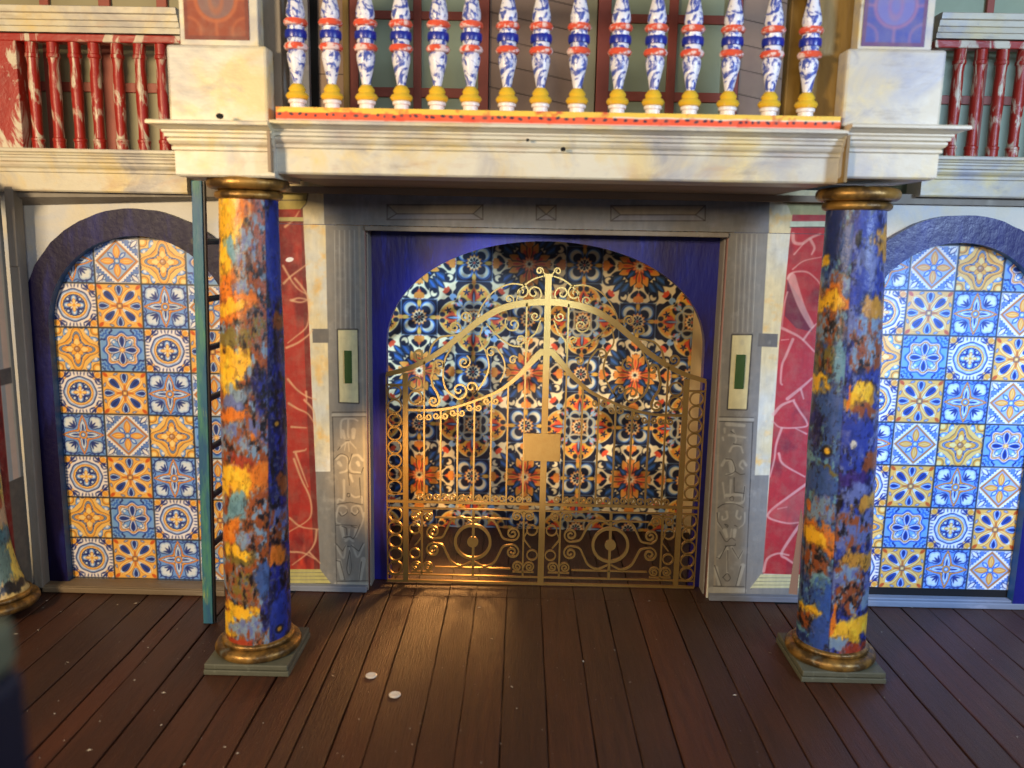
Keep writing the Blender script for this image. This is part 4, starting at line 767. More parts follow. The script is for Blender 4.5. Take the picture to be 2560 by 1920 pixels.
# foreground post
fp = thing('foreground_post', (-1.0,-14.4,ZF), 'blurred dark navy post with a pale cap in the near left corner', 'post')
Yf = -14.4; q1 = at(-30,1590,Yf); q2 = at(0,1900,Yf); q3 = at(-20,1725,Yf); xr = q3[0]
MB().box(xr-.5,xr+.015,Yf-.25,Yf+.25,ZF,q3[2]).build('post', M['navydark'], fp, bevel=.06)
MB().box(xr-.5,xr-.0,Yf-.24,Yf+.24,q3[2],q1[2]).build('cap', M['capgrey'], fp, bevel=.06)

# ================================================================== golden gate
gt = thing('golden_gate', (2.35,.5,ZF), 'golden metal gate with scrolls, rings and a blank square plaque under the centre arch', 'gate')
YG = .50; G0, G1 = YG-.035, YG+.035; GX = 2.36; gm = M['gold']
def gp(u, v): q = at(u, v, YG); return (q[0], q[2])
def mir(pts): return [(2*GX-p[0], p[1]) for p in pts]
LX = lambda u, v=1250: gp(u, v)[0]
ZZ = lambda v, u=1050: gp(u, v)[1]
def both(name, fn):
    for s in (0,1):
        b = MB(); fn(b, (lambda P: mir(P)) if s else (lambda P: P)); b.build(name, gm, gt, bevel=0)
def bar(name, x0, x1, z0, z1, sym=True):
    f = lambda b, M_: (lambda P: b.box(min(P[0][0],P[1][0]),max(P[0][0],P[1][0]),G0,G1,z0,z1))(M_([(x0,0),(x1,0)]))
    if sym: both(name, f)
    else: MB().box(x0,x1,G0,G1,z0,z1).build(name, gm, gt)
zb = ZF+.22; zb1 = zb+.05                      # bottom bar sits just over the boards on the post feet
XO = LX(968); XP0, XP1 = LX(1008), LX(1021)
xc0, xc1 = GX-.072, GX+.072
bar('gate_post', XP0, XP1, ZF+.01, ZZ(933,1014))
MB().box(xc0,xc1,G0-.004,G1+.004,ZF+.01,gp(1365,690)[1]).build('centre_post', gm, gt)
def railz(name, z, h):
    MB().box(XO,2*GX-XO,G0+.004,G1-.004,z-h/2,z+h/2).build(name, gm, gt)
zB = gp(1014,1451)[1]; z1435 = gp(1014,1435)[1]; z1253 = gp(1014,1253)[1]; z1269 = gp(1014,1269)[1]; z1234 = gp(1014,1234)[1]
railz('bottom_rail', zB, .055); railz('thin_rail', z1435, .03); railz('lock_rail', z1253, .06); railz('thin_rail', z1269, .028)
bar('ring_bar', XO, XP0, gp(990,962)[1]-.02, gp(990,962)[1]+.02); bar('ring_bar', XO, XP0, z1234-.02, z1234+.02)
# arched top rail, thickening to the middle
top = [gp(*p) for p in ((967,936),(1020,921),(1063,902),(1111,872),(1141,847),(1171,823),(1201,800),(1247,774),(1292,761),(1340,755))]
half = smooth(top,5); half[-1] = (half[-1][0],half[-1][1]); full = half+[(GX,half[-1][1]+.01)]+mir(half)[::-1]
ws = [.10+.05*min(1,abs(math.sin(math.pi*i/(len(full)-1))))*1 for i in range(len(full))]
MB().strip(full, ws, G0, G1).build('arched_top_rail', gm, gt)
# lower sagging rail rising to a point
low = [gp(*p) for p in ((1015,1024),(1070,1025),(1111,1022),(1150,1014),(1189,1001),(1247,977),(1292,943),(1322,912),(1352,880))]
lh = smooth(low,5); fl2 = lh+mir(lh)[::-1]; n=len(fl2)
MB().strip(fl2, [.055+.10*max(0,1-abs(2*i/(n-1)-1)*2.2) for i in range(n)], G0-.002, G1+.002).build('swept_rail', gm, gt)
def interp(pts, x):
    for a,b in zip(pts,pts[1:]):
        if (a[0]-x)*(b[0]-x)<=0: t=(x-a[0])/((b[0]-a[0]) or 1e-9); return a[1]+t*(b[1]-a[1])
    return pts[-1][1]
def ring_me(r, w, n=28):
    pts = [(r*math.cos(2*math.pi*k/n), r*math.sin(2*math.pi*k/n)) for k in range(n)]
    return pts
def ring(name, c, r, w):
    both(name, lambda b, M_: b.strip([(M_([c])[0][0]+p[0], c[1]+p[1]) for p in ring_me(r-w/2,w)], w, G0, G1, closed=True))
rc = (XO+XP0)/2; rr = (XP0-XO)/2+.012
z_t = gp(990,964)[1]; nr = 8; dz = (z_t-z1234)/nr
for k in range(nr): ring('ring', (rc, z_t-dz*(k+.5)), dz/2+.008, .032)
z_t2 = z1269; nr = 5; dz2 = (z_t2-z1435)/nr
for k in range(nr): ring('ring', (rc, z_t2-dz2*(k+.5)), dz2/2+.008, .032)
for v in (959,994): ring('ring', gp(1038.6,v), .165, .034)
for u,v in ((1037,1321),(1037,1383)): ring('ring', gp(u,v), .135, .03)
# edge strip outside the rings
bar('edge_strip', XO-.012, XO+.01, zB, gp(968,936)[1])
# vertical bars
for i,u in enumerate((1060.6,1101.7,1143.5,1185,1227,1267.5,1309)):
    x = LX(u,1130); zt = interp(lh, x)
    if i==0: zt = interp(half, x)
    if i==6: zt = interp(half, x)
    bar('gate_bar', x-.019, x+.019, z1253, zt)
def spiral(cx, cz, r0, turns, a0, dirn, n=None, rmin=.025):
    n = n or int(26*turns); out=[]
    for k in range(n+1):
        t=k/n; a=a0+dirn*2*math.pi*turns*t; r=r0+(rmin-r0)*t**.85; out.append((cx+r*math.cos(a),cz+r*math.sin(a)))
    return out
def scroll(name, paths, w=.036):
    def f(b, M_):
        for P in paths:
            Q = M_(P); n=len(Q); b.strip(Q, [w*(.8+.35*math.sin(math.pi*i/(n-1))) for i in range(n)], G0+.004, G1-.004)
    both(name, f)
# little foot scrolls on the lock rail and under the swept rail
for u in (1060.6,1101.7,1143.5,1185,1227,1267.5,1309):
    x = LX(u,1240)
    for s in (1,-1):
        pass
    c1 = (x-.11, z1253+.11); c2 = (x+.11, z1253+.11)
    scroll('foot_scroll', [spiral(c1[0],c1[1],.085,1.25,0,1), spiral(c2[0],c2[1],.085,1.25,math.pi,-1)], .032)
for i,u in enumerate((1060.6,1101.7,1143.5,1185,1227)):
    x = LX(u,1030); z = interp(lh,x)-.15
    scroll('hanging_scroll', [spiral(x-.10,z,.080,1.25,0,-1), spiral(x+.10,z,.080,1.25,math.pi,1)], .032)
# S scrolls in the spandrels under the arched rail
def spx(u,v,r,turns,a0,dirn): c=gp(u,v); return spiral(c[0],c[1],r,turns,a0,dirn)
def join(sp1, mid, sp2): return sp1[::-1]+mid+sp2
s1 = spx(1099,913,.13,1.3,2.6,-1); s2 = spx(1084,1002,.14,1.4,.3,-1)
scroll('spandrel_scroll', [s1[::-1]+[gp(1083,925),gp(1078,945),gp(1082,965),gp(1092,980)]+s2], .044)
s1 = spx(1139,900,.17,1.4,2.2,1); 
scroll('spandrel_scroll', [smooth([gp(1135,842),gp(1128,868),gp(1112,900),gp(1108,945),gp(1117,975),gp(1145,997)],5)+spx(1148,975,.20,1.3,-1.4,1)], .036)
scroll('spandrel_scroll', [smooth([gp(1206,815),gp(1200,850),gp(1215,880),gp(1222,920),gp(1205,960),gp(1185,985)],5)+spx(1178,968,.16,1.2,-1.0,1), spx(1160,905,.16,1.5,1.2,-1)], .034)
scroll('spandrel_scroll', [smooth([gp(1215,808),gp(1240,835),gp(1275,862),gp(1305,866)],5)+spx(1300,848,.12,1.1,-1.4,1), spx(1283,810,.20,1.35,2.4,1)], .034)
scroll('spandrel_scroll', [smooth([gp(1250,955),gp(1262,925),gp(1258,895),gp(1240,868)],5)+spx(1228,880,.13,1.2,1.0,1), spx(1283,900,.11,1.2,.5,1)], .032)
scroll('post_scroll', [spx(1338,790,.12,1.3,.2,-1)[::1], smooth([gp(1352,800),gp(1340,830),gp(1322,850),gp(1318,880)],5)], .03)
# outer crest scrolls on top of the arched rail
c1 = spx(1048,886,.135,1.35,-1.2,1)
scroll('crest_scroll', [smooth([gp(1160,835),gp(1135,838),gp(1102,843),gp(1081,862),gp(1072,890)],5)[:-1]+[gp(1068,895)]+spx(1048,886,.16,1.4,-.6,-1)], .040)
scroll('crest_scroll', [spx(1137,818,.14,1.5,-.6,1), spx(1164,793,.14,1.5,-.8,1)], .036)
scroll('crest_scroll', [smooth([gp(1190,800),gp(1205,765),gp(1235,728),gp(1275,710),gp(1310,712)],6)+spx(1304,730,.17,1.4,1.4,-1)], .030)
scroll('crest_scroll', [smooth([gp(1358,690),gp(1330,700),gp(1300,725),gp(1290,757)],6), spx(1335,732,.19,1.4,-1.2,1), spx(1273,748,.11,1.3,-.8,1)], .030)
scroll('finial_scroll', [[gp(1364,686)]+spx(1349,677,.085,1.3,-.3,1)], .030)
MB().box(GX-.10,GX+.10,G0,G1,gp(1365,690)[1]-.02,gp(1365,690)[1]+.05).build('finial', gm, gt)
pc = gp(1355,1117); MB().box(gp(1308,1117)[0],gp(1401,1117)[0],G0-.02,G1,gp(1355,1152)[1],gp(1355,1083)[1]).build('plaque', gm, gt, bevel=.01)
# lower panels
xA, xB, xM = LX(1055,1360), LX(1308,1360), LX(1183,1360)
bar('panel_bar', xA-.02, xA+.02, z1435, z1269); bar('panel_bar', xB-.02, xB+.02, z1435, z1269)
bar('wheel_axis', xM-.03, xM+.03, z1435, z1269)
bar('panel_thin_bar', LX(1088,1292), LX(1276,1292), ZZ(1292)-.014, ZZ(1292)+.014); bar('panel_thin_bar', LX(1088,1416), LX(1276,1416), ZZ(1416)-.014, ZZ(1416)+.014)
for v in (1290,1416):
    for (uc) in (1055,1308):
        c = gp(uc, v)
        scroll('square_scroll', [spiral(c[0]-.145,c[1],.135,1.9,-.2,1,rmin=.02), spiral(c[0]+.145,c[1],.135,1.9,math.pi+.2,-1,rmin=.02)], .034)
        both('scroll_tie', lambda b, M_: b.strip(M_([(c[0]-.25,c[1]+(.13 if v<1350 else -.13)),(c[0]+.25,c[1]+(.13 if v<1350 else -.13))]), .03, G0, G1))
cM = gp(1182,1354); zc = cM[1]; xM = cM[0]
def ringw(name, c, r, w): both(name, lambda b, M_: b.strip([(M_([c])[0][0]+p[0], c[1]+p[1]) for p in ring_me(r-w/2,w,48)], w, G0-.003, G1+.003, closed=True))
ringw('wheel', (xM,zc), .44, .065)
both('wheel_hub', lambda b, M_: b.prism([(M_([(xM,zc)])[0][0]+.13*math.cos(2*math.pi*k/28), zc+.13*math.sin(2*math.pi*k/28)) for k in range(28)], G0-.008, G1))
for sx in (1,-1):
    for sz in (1,-1):
        c = (xM+sx*.93, zc+sz*.225)
        sp = spiral(c[0],c[1],.175,1.7,(-sz)*math.pi/2*1.0,sx*sz*-1.0 if False else (1 if sx*sz>0 else -1),rmin=.03)
        # from the meeting point near the middle line, curl inwards; then sweep out to the wheel
        link = smooth([(c[0],c[1]-sz*.175),(xM+sx*.72,zc+sz*.10),(xM+sx*.62,zc+sz*.28),(xM+sx*.50,zc+sz*.50),(xM+sx*.28,zc+sz*.60),(xM+sx*.03,zc+sz*.49)],6)
        scroll('wheel_scroll', [sp, link], .040)
for sx in (1,-1):
    xo = xM+sx*1.30; 
    scroll('corner_curve', [smooth([(xo-sx*.02,zc+.30),(xo-sx*.10,zc+.12),(xo-sx*.02,zc-.02),(xo+sx*.06,zc-.12),(xo+sx*.10,zc-.28)][:4],6)], .030)
for u,v in ((1330,1325),(1330,1387)): ring('ring', gp(u,v), .135, .03)

# ================================================================== ladder
ld = thing('ladder', (-4.68,-1.2,ZF), 'tall teal painted ladder with black rungs standing edge on in front of the left tiles', 'ladder')
a0 = at(523,1556,-1.81); zt = at(494,452,-1.9)
b = MB(); b.beam((a0[0],-1.81,ZF+.002),(zt[0]+.0,-1.9,zt[2]), .20,.13); o=b.build('rail', [M['ladder']], ld, bevel=.012)
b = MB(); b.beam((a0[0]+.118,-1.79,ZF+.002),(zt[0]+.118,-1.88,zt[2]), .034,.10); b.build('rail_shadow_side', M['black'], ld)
b = MB(); b.beam((a0[0]+.05,-.42,ZF+.002),(zt[0]+.1,-.5,zt[2]), .20,.13); b.build('rail', M['ladder'], ld, bevel=.012)
for v in (604,753,878,1006,1130,1252,1372):
    z = at(515,v,-1.8)[2]; x = a0[0]+.04
    MB().tube((x,-1.8,z),(x+.05,-.45,z), .065).build('rung', M['black'], ld, smooth=True)

# ================================================================== gallery (balcony) over the columns
bal = thing('balcony', (2.3,-3.6,2.16), 'cream marbled balcony beam with stepped cornice and two square corner pedestals carried by the columns', 'balcony')
def prof(yf, z0, zfr, zt, proj):         # frieze then stepped mouldings, (y,z) clockwise
    h = zt-zfr; P=[(yf,z0+.03),(yf+.03,z0)]
    k = h/.48
    P = [(yf+1.0,z0),(yf+.03,z0),(yf,z0+.03),(yf,zfr-.02),(yf-.035,zfr),(yf-.035,zfr+.05*k),(yf-.015,zfr+.065*k),(yf-.06,zfr+.10*k),(yf-.085,zfr+.15*k),(yf-.085,zfr+.185*k),(yf-.065,zfr+.20*k),
         (yf-.115,zfr+.215*k),(yf-.12,zfr+.27*k),(yf-.15,zfr+.30*k),(yf-.15,zfr+.33*k),(yf-.19,zfr+.345*k),(yf-proj*.75,zfr+.38*k),(yf-proj,zfr+.41*k),(yf-proj,zt-.02),(yf-proj+.02,zt),(yf+1.0,zt)]
    return P
YB = -3.65
zF0 = at(1400,447,YB)[2]; zFr = at(1400,381,YB)[2]; zTp = at(1400,311,YB-.33)[2]
XBL, XBR = at(690,400,YB)[0], at(2098,400,YB)[0]
b = MB(); b.extx(prof(YB,zF0,zFr,zTp,.33), XBL+.0, XBR); b.build('beam', M['marble'], bal)
MB().box(XBL,XBR,YB+1.0,.02,zF0+.005,zF0+.5).build('soffit', M['under'], bal)
MB().box(XBL-1.6,XBR+1.6,-.30,-.01,zF0-.13,zF0).build('wall_plate', M['under'], bal)
# corner blocks
YK = -3.79
for side,(u0,u1,c0,c1,p0,p1,q0,q1,vb,vt,mm) in enumerate(((438,683,372,690,418,668,448,645,442,295,'marble'),(2103,2346,2100,2402,2113,2362,2148,2335,447,309,'marble_cool'))):
    uu = (u0+u1)/2
    z0 = at(uu,vb,YK)[2]; z1 = at(uu,vb-66,YK)[2]; zt = at(uu,vt if side else 300,YK-.33)[2]
    xa, xb = at(u0,400,YK)[0], at(u1,400,YK)[0]
    if side: xa += .03
    b = MB(); P = prof(YK,z0,z1,zt,.33)
    dep = 1.6
    P2 = [(y if y<YK+.9 else YK+dep, z) for (y,z) in P]
    # mitred block: loop of profile rings around three sides
    pr = P2[1:-1]; vs=[]; 
    for (y,z) in pr:
        e = YK-y   # outward offset
        ir = (e if side else 0.02); il = (0.02 if side else e)
        vs += [(xa-il,YK+dep,z),(xa-il,y,z),(xb+ir,y,z),(xb+ir,YK+dep,z)]
    n=len(pr); fs=[(4*i+k,4*i+k+1,4*i+5+k,4*i+4+k) for i in range(n-1) for k in range(3)]+[(4*i+3,4*i,4*i+4,4*i+7) for i in range(n-1)]+[(0,1,2,3),(4*n-4,4*n-1,4*n-2,4*n-3)]
    b.add(vs,fs); b.build('corner_block', M[mm], bal)
    # dark joint between block and beam
    # pedestal and painted post
    Yp = YK-.02
    pa, pb = at(p0,200,Yp)[0], at(p1,200,Yp)[0]; zp = at((p0+p1)/2,112+10*side,Yp)[2]
    ped = MB().box(pa,pb,Yp,Yp+.42,zt-.02,zp).build('pedestal', M[mm], bal, bevel=.05)
    ra, rb_ = at(q0,60,Yp+.1)[0], at(q1,60,Yp+.1)[0]; ztop = at(q0,-160,Yp+.1)[2]
    post = MB().box(ra,rb_,Yp+.1,Yp+.40,zp,ztop).build('post', M[mm], ped, bevel=.02)
    post.location = (0,0,0)
    sa, sb_ = at(460 if not side else 2158,60,Yp+.08)[0], at(622 if not side else 2316,60,Yp+.08)[0]; zq = at(540 if not side else 2237,99 if not side else 116,Yp+.08)[2]
    def pfn(X, Z, side=side, sa=sa, sb_=sb_, zq=zq):
        c = Canvas(X, Z, (.56,.26,.16) if not side else (.30,.33,.62), .02); cx=(sa+sb_)/2; cz=zq+.62
        li = (.70,.38,.22) if not side else (.60,.42,.58); c.mix((fbm(X*5,Z*5,61)-.45)*.8, (.46,.20,.14) if not side else (.26,.28,.55))
        r = np.hypot(X-cx,Z-cz); c.put(r-.30, (.50,.36,.34) if not side else (.44,.44,.68)); c.put(np.abs(r-.33)-.03, li, .8, soft=2)
        c.put(np.abs(np.hypot(X-cx,(Z-cz)*.55)-.10)-.03, li, .5, soft=2)
        for sx in (-1,1):
            c.put(np.abs(np.hypot(X-(cx+sx*.48),Z-(cz-.5))-.22)-.022, li, .6, soft=2); c.put(seg_d(X,Z,(cx+sx*.34,cz),(cx+sx*.55,cz+.02))[0]-.025, li,.7,soft=2)
        c.put(seg_d(X,Z,(cx,cz-.34),(cx,zq))[0]-.025, li,.7,soft=2)
        c.put(np.minimum(np.minimum(X-sa,sb_-X),Z-zq)-.06, (.44,.20,.16) if not side else (.42,.26,.40), .8); return c.rgb
    plate('painted_panel', (sa,sb_,zq,ztop,Yp+.085), pfn, .016, M['paint'], ped, back=.012)
b = MB(); b.box(XBL-.05,XBL+.0,YB-.30,YB+.9,zF0+.01,zTp-.02); b.build('joint', M['under'], bal)
b = MB(); b.box(XBR,XBR+.05,YB-.28,YB+.9,zF0+.01,zTp-.02); b.build('joint', M['goldpost'], bal)
MB().box(XBL-.0,XBR+.0,YB+.9,.0,zF0+.52,zTp-.01).build('balcony_deck', M['under'], bal)

# balustrade
bs = thing('balustrade', (2.3,YB,zTp), 'balustrade of blue and white turned balusters on a yellow and orange dotted rail', 'balustrade')
YR = YB-.22; rz0 = zTp+.012; rz1 = at(1400,279,YR)[2]; xl, xr_ = at(690,295,YR)[0], at(2102,295,YR)[0]
def railp(X, Z):
    c = Canvas(X, Z, (.93,.34,.16), .012); t=(Z-rz0)/(rz1-rz0); w=.04*(fbm(X*3,Z*0,71)-.5)
    c.mix(((t+w*4)>.60)*1.0, (.94,.78,.26)); c.mix(np.clip(1-np.abs(t+w*4-.60)*10,0,1)*(X>3.2), (.94,.90,.84)); c.mix(np.clip(1-np.abs(t-.02+w)*12,0,1), (.90,.84,.84))
    c.mix(np.clip(1-np.abs(t-.05+w)*9,0,1)*(X>7.0), (.24,.22,.55))
    r_=random.Random(5); x=xl+.06
    while x<xr_:
        c.put(ell(X,Z,x,rz0+(rz1-rz0)*r_.uniform(.36,.5),r_.uniform(.018,.04),.022,r_.uniform(-.4,.4)), (.10,.09,.22),.9); x+=r_.uniform(.09,.2)
    c.mix((fbm(X*6,Z*6,72)-.6)*3,(.80,.22,.12)); return c.rgb
plate('bottom_rail', (xl,xr_,rz0,rz1,YR), railp, .0125, M['paint'], bs, back=.55)
zb0 = rz1+.004; HB = 2.36
def bprof(parts): return parts
def mk_baluster(x, first=None):
    y = YR+.30
    if first:
        o = first.copy(); SC.collection.objects.link(o); o.location.x += (x-first['bx'])*S
        rz = random.uniform(0,6.28)
        ctr = o.location.copy()
        for ch in [c for c in SC.objects if c.parent==first]:
            d = ch.copy(); SC.collection.objects.link(d); d.parent = o
        o.rotation_euler = (random.uniform(-.012,.012), random.uniform(-.02,.02), rz)
        return o
    def L(name, prof, mt, parent, base=None):
        b = MB(); b.lathe([(z,r*.93) for z,r in prof], OX, 0, 26, top=None)
        b.v = [(vx, vy, vz-OZ) for vx,vy,vz in b.v]
        me_o = b.build(name, mt, None, smooth=True, base=(0,0,0)); me_o.parent = parent; return me_o
    root = bpy.data.objects.new('baluster', None)
    h = HB
    body = L('baluster', [(.26,.10),(.30,.072),(.40,.072),(.60,.115),(.80,.162),(.88,.165),(.93,.135),(1.18,.16),(1.43,.135),(1.48,.165),(1.56,.162),(1.76,.115),(1.96,.072),(2.06,.072),(2.10,.10)], M['vase'], bs)
    body.location = Vector(W(x,y,zb0))-parent_loc(bs)
    for z in (0, 1):
        f = (lambda q: q) if z==0 else (lambda q: h-q)
        srt = lambda P: sorted([(f(a),r) for a,r in P])
        L('base', srt([(0,.13),(.02,.135),(.09,.13),(.10,.16),(.14,.165),(.155,.15)]), M['white'], body)
        L('yellow_bulge', srt([(.15,.13),(.165,.175),(.21,.205),(.255,.18),(.275,.14),(.29,.135),(.32,.150),(.35,.135),(.40,.095),(.41,.07)]), M['yellow'], body)
        L('coral_ring', srt([(.93,.14),(.945,.19),(.99,.215),(1.035,.19),(1.05,.15)]), M['coral'], body)
    L('blue_band', [(1.115,.16),(1.12,.185),(1.18,.195),(1.24,.185),(1.245,.16)], M['bandblue'], body)
    body['bx'] = x
    return body
us = (743,830,916,1003,1091,1175,1266,1350,1441,1542,1631,1723,1818,1922,2014)
vv = [273,272,271,272,270,270,270,270,269,268,268,268,267,266,266]
first = None
for u in us:
    x = at(u+1,262,YR+.30)[0]
    o = mk_baluster(x, first)
    if first is None: first = o
MB().box(xl,xr_,YR+.05,YR+.55,zb0+HB,zb0+HB+.25).build('top_rail', M['yellow'], bs, bevel=.03)

# ================================================================== what stands behind the balcony
YW = .4
def wz(v, Y=YW, u=1280): return at(u,v,Y)[2]
zl, zh = 2.4, wz(-180)
def window(name, label, u0, u1, mull, trans, gm_, fw=18, Y=YW, z0=None, z1=None, frame=True, group=None, sash=16):
    z0 = zl if z0 is None else z0; z1 = zh if z1 is None else z1
    x0, x1 = at(u0,120,Y)[0], at(u1,120,Y)[0]; t = thing(name, ((x0+x1)/2,Y,z0), label, 'window', group); k = (17.9+Y)/F
    MB().box(x0,x1,Y+.10,Y+.16,z0,z1).build('pane', gm_, t)
    if frame:
        fr = MB(); fr.box(x0,x0+fw*k,Y-.04,Y+.095,z0,z1); fr.build('frame', M['frame'], t, bevel=.012); fr = MB(); fr.box(x1-fw*k,x1,Y-.04,Y+.095,z0,z1); fr.build('frame', M['frame'], t, bevel=.012)
    for (a,b_) in mull: MB().box(at(a,120,Y)[0],at(b_,120,Y)[0],Y+.0,Y+.09,z0,z1).build('mullion', M['frame'], t, bevel=.01)
    for (a,b_) in trans: MB().box(x0+(fw*k if frame else 0),x1-(fw*k if frame else 0),Y+.01,Y+.095,wz(b_,Y,(u0+u1)/2),wz(a,Y,(u0+u1)/2)).build('transom', M['frame'], t, bevel=.01)
    return t
window('upper_window', 'red brown framed window behind the left half of the blue and white balusters', 870,1222,[(1033,1053)],[(27,48),(219,243)],M['glass'],24)
window('upper_window', 'red brown framed window behind the right half of the blue and white balusters', 1493,1850,[(1670,1692)],[(36,58),(230,254)],M['glass'],30)
def bricks(X, Z, slant, seed, h=.50):
    c = Canvas(X, Z, (.62,.52,.44), .014); zz = Z+slant*X; c.put(np.abs((zz/h)%1-.5)*h-.5*h+.014+.0, (.62,.52,.44)); 
    d = np.minimum((zz/h)%1, 1-(zz/h)%1)*h; c.put(d-.010, (.24,.18,.14)); c.mix((fbm(X*2,Z*2,seed)-.5)*1.5,(.54,.45,.40)); return c.rgb
def panelling(label, u0, u1, slant, seed, Y=YW+.05):
    x0,x1 = at(u0,120,Y)[0], at(u1,120,Y)[0]; t = thing('panelled_wall', ((x0+x1)/2,Y,zl), label, 'wall panel'); plate('panel', (x0,x1,zl,zh,Y), lambda X,Z: bricks(X,Z,slant,seed), .02, M['brick'], t, back=.1)
panelling('beige block panelled strip behind the second baluster from the left pedestal', 792,868,.0,81)
panelling('beige slanting block panel between the two upper windows', 1224,1458,.20,82)
panelling('grey beige slanting block panel between the right window and the ochre post', 1852,1990,.20,83)
def vboard(name, label, cat, u0, u1, Y, m, th=.15):
    x0,x1 = at(u0,120,Y)[0], at(u1,120,Y)[0]; t = thing(name, ((x0+x1)/2,Y,zl), label, cat); MB().box(x0,x1,Y,Y+th,zl,zh).build('board', m, t, bevel=.02)
vboard('narrow_board', 'olive board between the slanting panel and the right upper window', 'board', 1460,1491,YW,M['pane_olive'])
vboard('narrow_board', 'pale grey board standing behind the first blue and white baluster', 'board', 706,772,YW-.3,M['greysill'])
vboard('narrow_board', 'dark green gap board beside the pale grey board', 'board', 773,794,YW,M['dark'])
vboard('ochre_post', 'ochre brown wooden post behind the last baluster beside the right pedestal', 'post', 2030,2150,-3.35,M['goldpost'],.5)
vboard('ochre_post', 'slimmer ochre post between the grey beige panel and the last baluster', 'post', 1972,2040,-2.6,M['goldpost'],.3)
vboard('grey_post', 'grey wooden post behind the left pedestal beside the first baluster', 'post', 600,703,-3.35,M['greywood'],.5)
vboard('inner_pilaster', 'brown ochre strip on the left edge of the left upper window', 'board', 857,872,YW-.1,M['goldpost'])

# ================================================================== side galleries
def gallery(side):
    Y = -.60 if not side else -.35
    if not side: U0,U1,lab = -260,455,'left gallery with cream moulded ledges, red handrail and red and white balusters'
    else: U0,U1,lab = 2330,3450,'right gallery with pale moulded ledges, crimson handrail and crimson and white balusters'
    ur = 260 if not side else 2460
    x0,x1 = at(U0,200,Y)[0], at(U1,200,Y)[0]; t = thing('side_gallery', ((x0+x1)/2,Y,2.0), lab, 'gallery'); mm = M['marble'] if not side else M['marble_cool']
    zz = lambda v: at(ur,v,Y)[2]
    vb, vf, vt = (481,432,375) if not side else (494,449,393)
    P = prof(Y, zz(vb), zz(vf), zz(vt)+.0, .22); zt = zz(vt)
    zfr = zz(vf); P = [(.3 if y>Y+.5 else (Y-(Y-y)*.8), z if z<=zfr+.001 else zfr+(z-zfr)*(zt-zfr)/(P[-1][1]-zfr)) for y,z in P]
    MB().extx(P, x0, x1).build('lower_ledge', mm, t)
    v1, v2 = (82,20) if not side else (97,37)
    z1, z2 = zz(v1), zz(v2); h = z2-z1
    P = [(.3,z1),(Y+.0,z1),(Y+.0,z1+.22*h),(Y-.04,z1+.24*h),(Y-.04,z1+.45*h),(Y-.08,z1+.48*h),(Y-.10,z1+.70*h),(Y-.15,z1+.74*h),(Y-.17,z1+.97*h),(Y-.15,z2),(.3,z2)]
    MB().extx(P, x0, x1).build('upper_ledge', mm, t)
    va = v1+5; z3, z4 = zz(va+18), zz(va-2)
    MB().box(x0,x1,Y+.02,Y+.32,z3,z4).build('handrail', M['red'], t, bevel=.02)
    hb = z3-zt; z0 = zt
    uu = (88,141,194,243,299,355,408) if not side else (2389,2441,2495,2546,2598,2651,2704,2757,2810,2863,2916,2969,3022,3075)
    yb = Y+.17; first=None
    for k,u in enumerate(uu):
        x = at(u,240,yb)[0]
        if first is None:
            b = MB(); f=[(0,.12),(.16,.12),(.17,.13),(.22,.13),(.24,.105),(.5,.10),(1.0,.115),(1.5,.11),(hb-.45,.10),(hb-.30,.115),(hb-.28,.135),(hb-.22,.135),(hb-.20,.12),(hb,.12)]
            b.lathe([(z-OZ,r) for z,r in f], OX, 0, 20); o = b.build('baluster', M['red'], None, smooth=True, base=(0,0,0)); o.parent = t; o.location = Vector(W(x,yb,z0))-parent_loc(t); first = (o,x)
        else:
            o = first[0].copy(); SC.collection.objects.link(o); o.location.x += (x-first[1])*S; o.rotation_euler = (0,0,k*1.3)
    if not side:
        a,b_ = at(-60,240,Y)[0], at(52,240,Y)[0]
        MB().box(a,b_,Y-.05,Y+.35,z0,z3).build('newel_post', M['red'], t, bevel=.02)
    return t, Y
gallery(0); gallery(1)
kk = at(200,480,.9)[2]
window('gallery_window', 'olive paned window with brown bars behind the red balusters of the left gallery', -150,700,[(106,128),(252,280),(396,421)],[(206,230)],M['pane_olive'],Y=.9,z0=1.9,z1=at(200,-150,.9)[2],frame=False)
window('gallery_window', 'green grey window with plum brown bars behind the crimson balusters of the right gallery', 2200,3450,[(2457,2475),(2640,2658),(2823,2841),(3006,3024)],[(246,268)],M['glass'],Y=.9,z0=1.9,z1=at(2400,-150,.9)[2],frame=False)
bk = thing('back_wall', (2.3,1.6,0), 'dark wall behind the upper gallery windows', 'wall'); MB().box(-16,22,1.6,1.8,1.86,9).build('wall', M['dark'], bk)

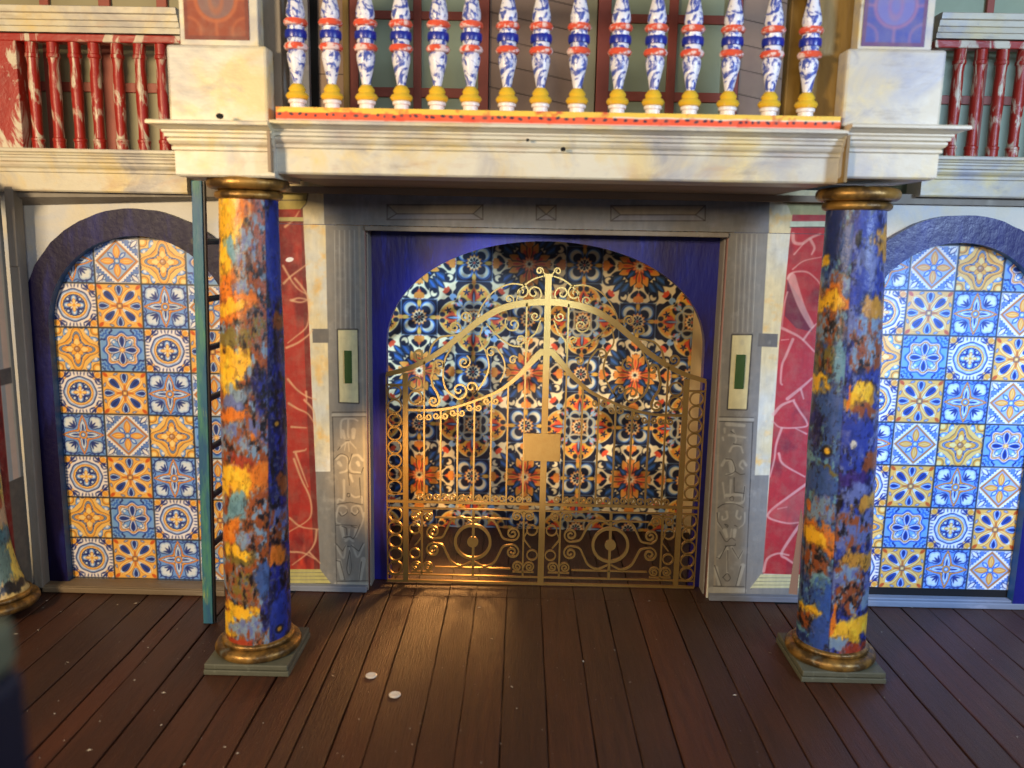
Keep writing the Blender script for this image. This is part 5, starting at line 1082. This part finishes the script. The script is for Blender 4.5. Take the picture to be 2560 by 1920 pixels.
# ================================================================== small things on the boards
def chip(u, v, label, r=.10):
    q = atz(u,v); b = MB(); b.lathe([(ZF+.002,r),(ZF+.018,r*1.02),(ZF+.03,r*.8),(ZF+.02,r*.5)], q[0], q[1], 18); o = b.build('white_chip', M['chip'], None, smooth=True, base=W(q[0],q[1],ZF)); tag(o, label, 'chip')
chip(928,1690,'small round translucent chip on the floorboards, nearer the left column', .105)
chip(987,1738,'small round white chip on the floorboards, nearer the viewer', .105)
rd = random.Random(11); b = MB()
for k in range(260):
    u = rd.uniform(0,2560); v = 1500+420*rd.random()**1.6
    q = atz(u,v); s = rd.choice((.005,.006,.007,.011)); a = rd.uniform(0,3.14)
    L_ = s*rd.choice((1,1,1.5,4)); c_, s_ = math.cos(a)*L_, math.sin(a)*L_
    z=ZF+.003
    b.add([(q[0]-c_,q[1]-s_,z),(q[0]+s_*.3+s*.5,q[1]-c_*.3,z),(q[0]+c_,q[1]+s_,z),(q[0]-s_*.3-s*.5,q[1]+c_*.3,z+.008)],[(0,1,2,3)])
o = b.build('dust', M['dust'], None, base=W(0,-4,ZF)); tag(o, 'pale dust specks and tiny fibres scattered over the floorboards', 'dust', kind='stuff')
# nail holes in the beam and the loose paper flap on the right column
for u,v,Y_,r in ((1319,350,YB-.20,.022),(1408,373,YB-.16,.034),(549,290,YK-.335,.045)):
    q = at(u,v,Y_); MB().prism([(q[0]+r*1.3*math.cos(t_*.7),q[2]+r*math.sin(t_*.7)) for t_ in range(9)], Y_-.012, Y_+.03).build('nail_hole', M['gap'], bal)
colr = [o for o in SC.objects if o.name.startswith('painted_column') and o.location.x > .4][0]
f0, f1, f2, f3 = at(2003,1270,-3.05), at(1972,1484,-3.2), at(1993,1487,-3.1), at(2008,1300,-3.0)
MB().add([tuple(f0),tuple(f1),tuple(f2),tuple(f3)]+[(q[0],q[1]+.012,q[2]) for q in (f0,f1,f2,f3)],[(0,1,2,3),(7,6,5,4),(0,4,5,1),(1,5,6,2),(2,6,7,3),(3,7,4,0)]).build('paper_flap', mat('bare_paper_flap',(.62,.46,.36),.7), colr)
GR = {'blue_archway':'blue arch frames of the side bays','tiled_door_panel':'patterned tile panels in the side arches','door_sill':'wooden sills under the side arches','bay_wall_board':'plaster boards around the side arches','upper_window':'upper windows behind the balusters','gallery_window':'windows behind the side galleries','side_gallery':'side galleries','white_chip':'white chips lying on the floorboards','panelled_wall':'block panelled strips behind the balustrade','ochre_post':'ochre posts beside the right pedestal','alcove_side_board':'side boards of the alcove','header_board':'header boards over the side arches'}
for o in SC.objects:
    if o.parent is None and o.name.split('.')[0] in GR: o['group'] = GR[o.name.split('.')[0]]
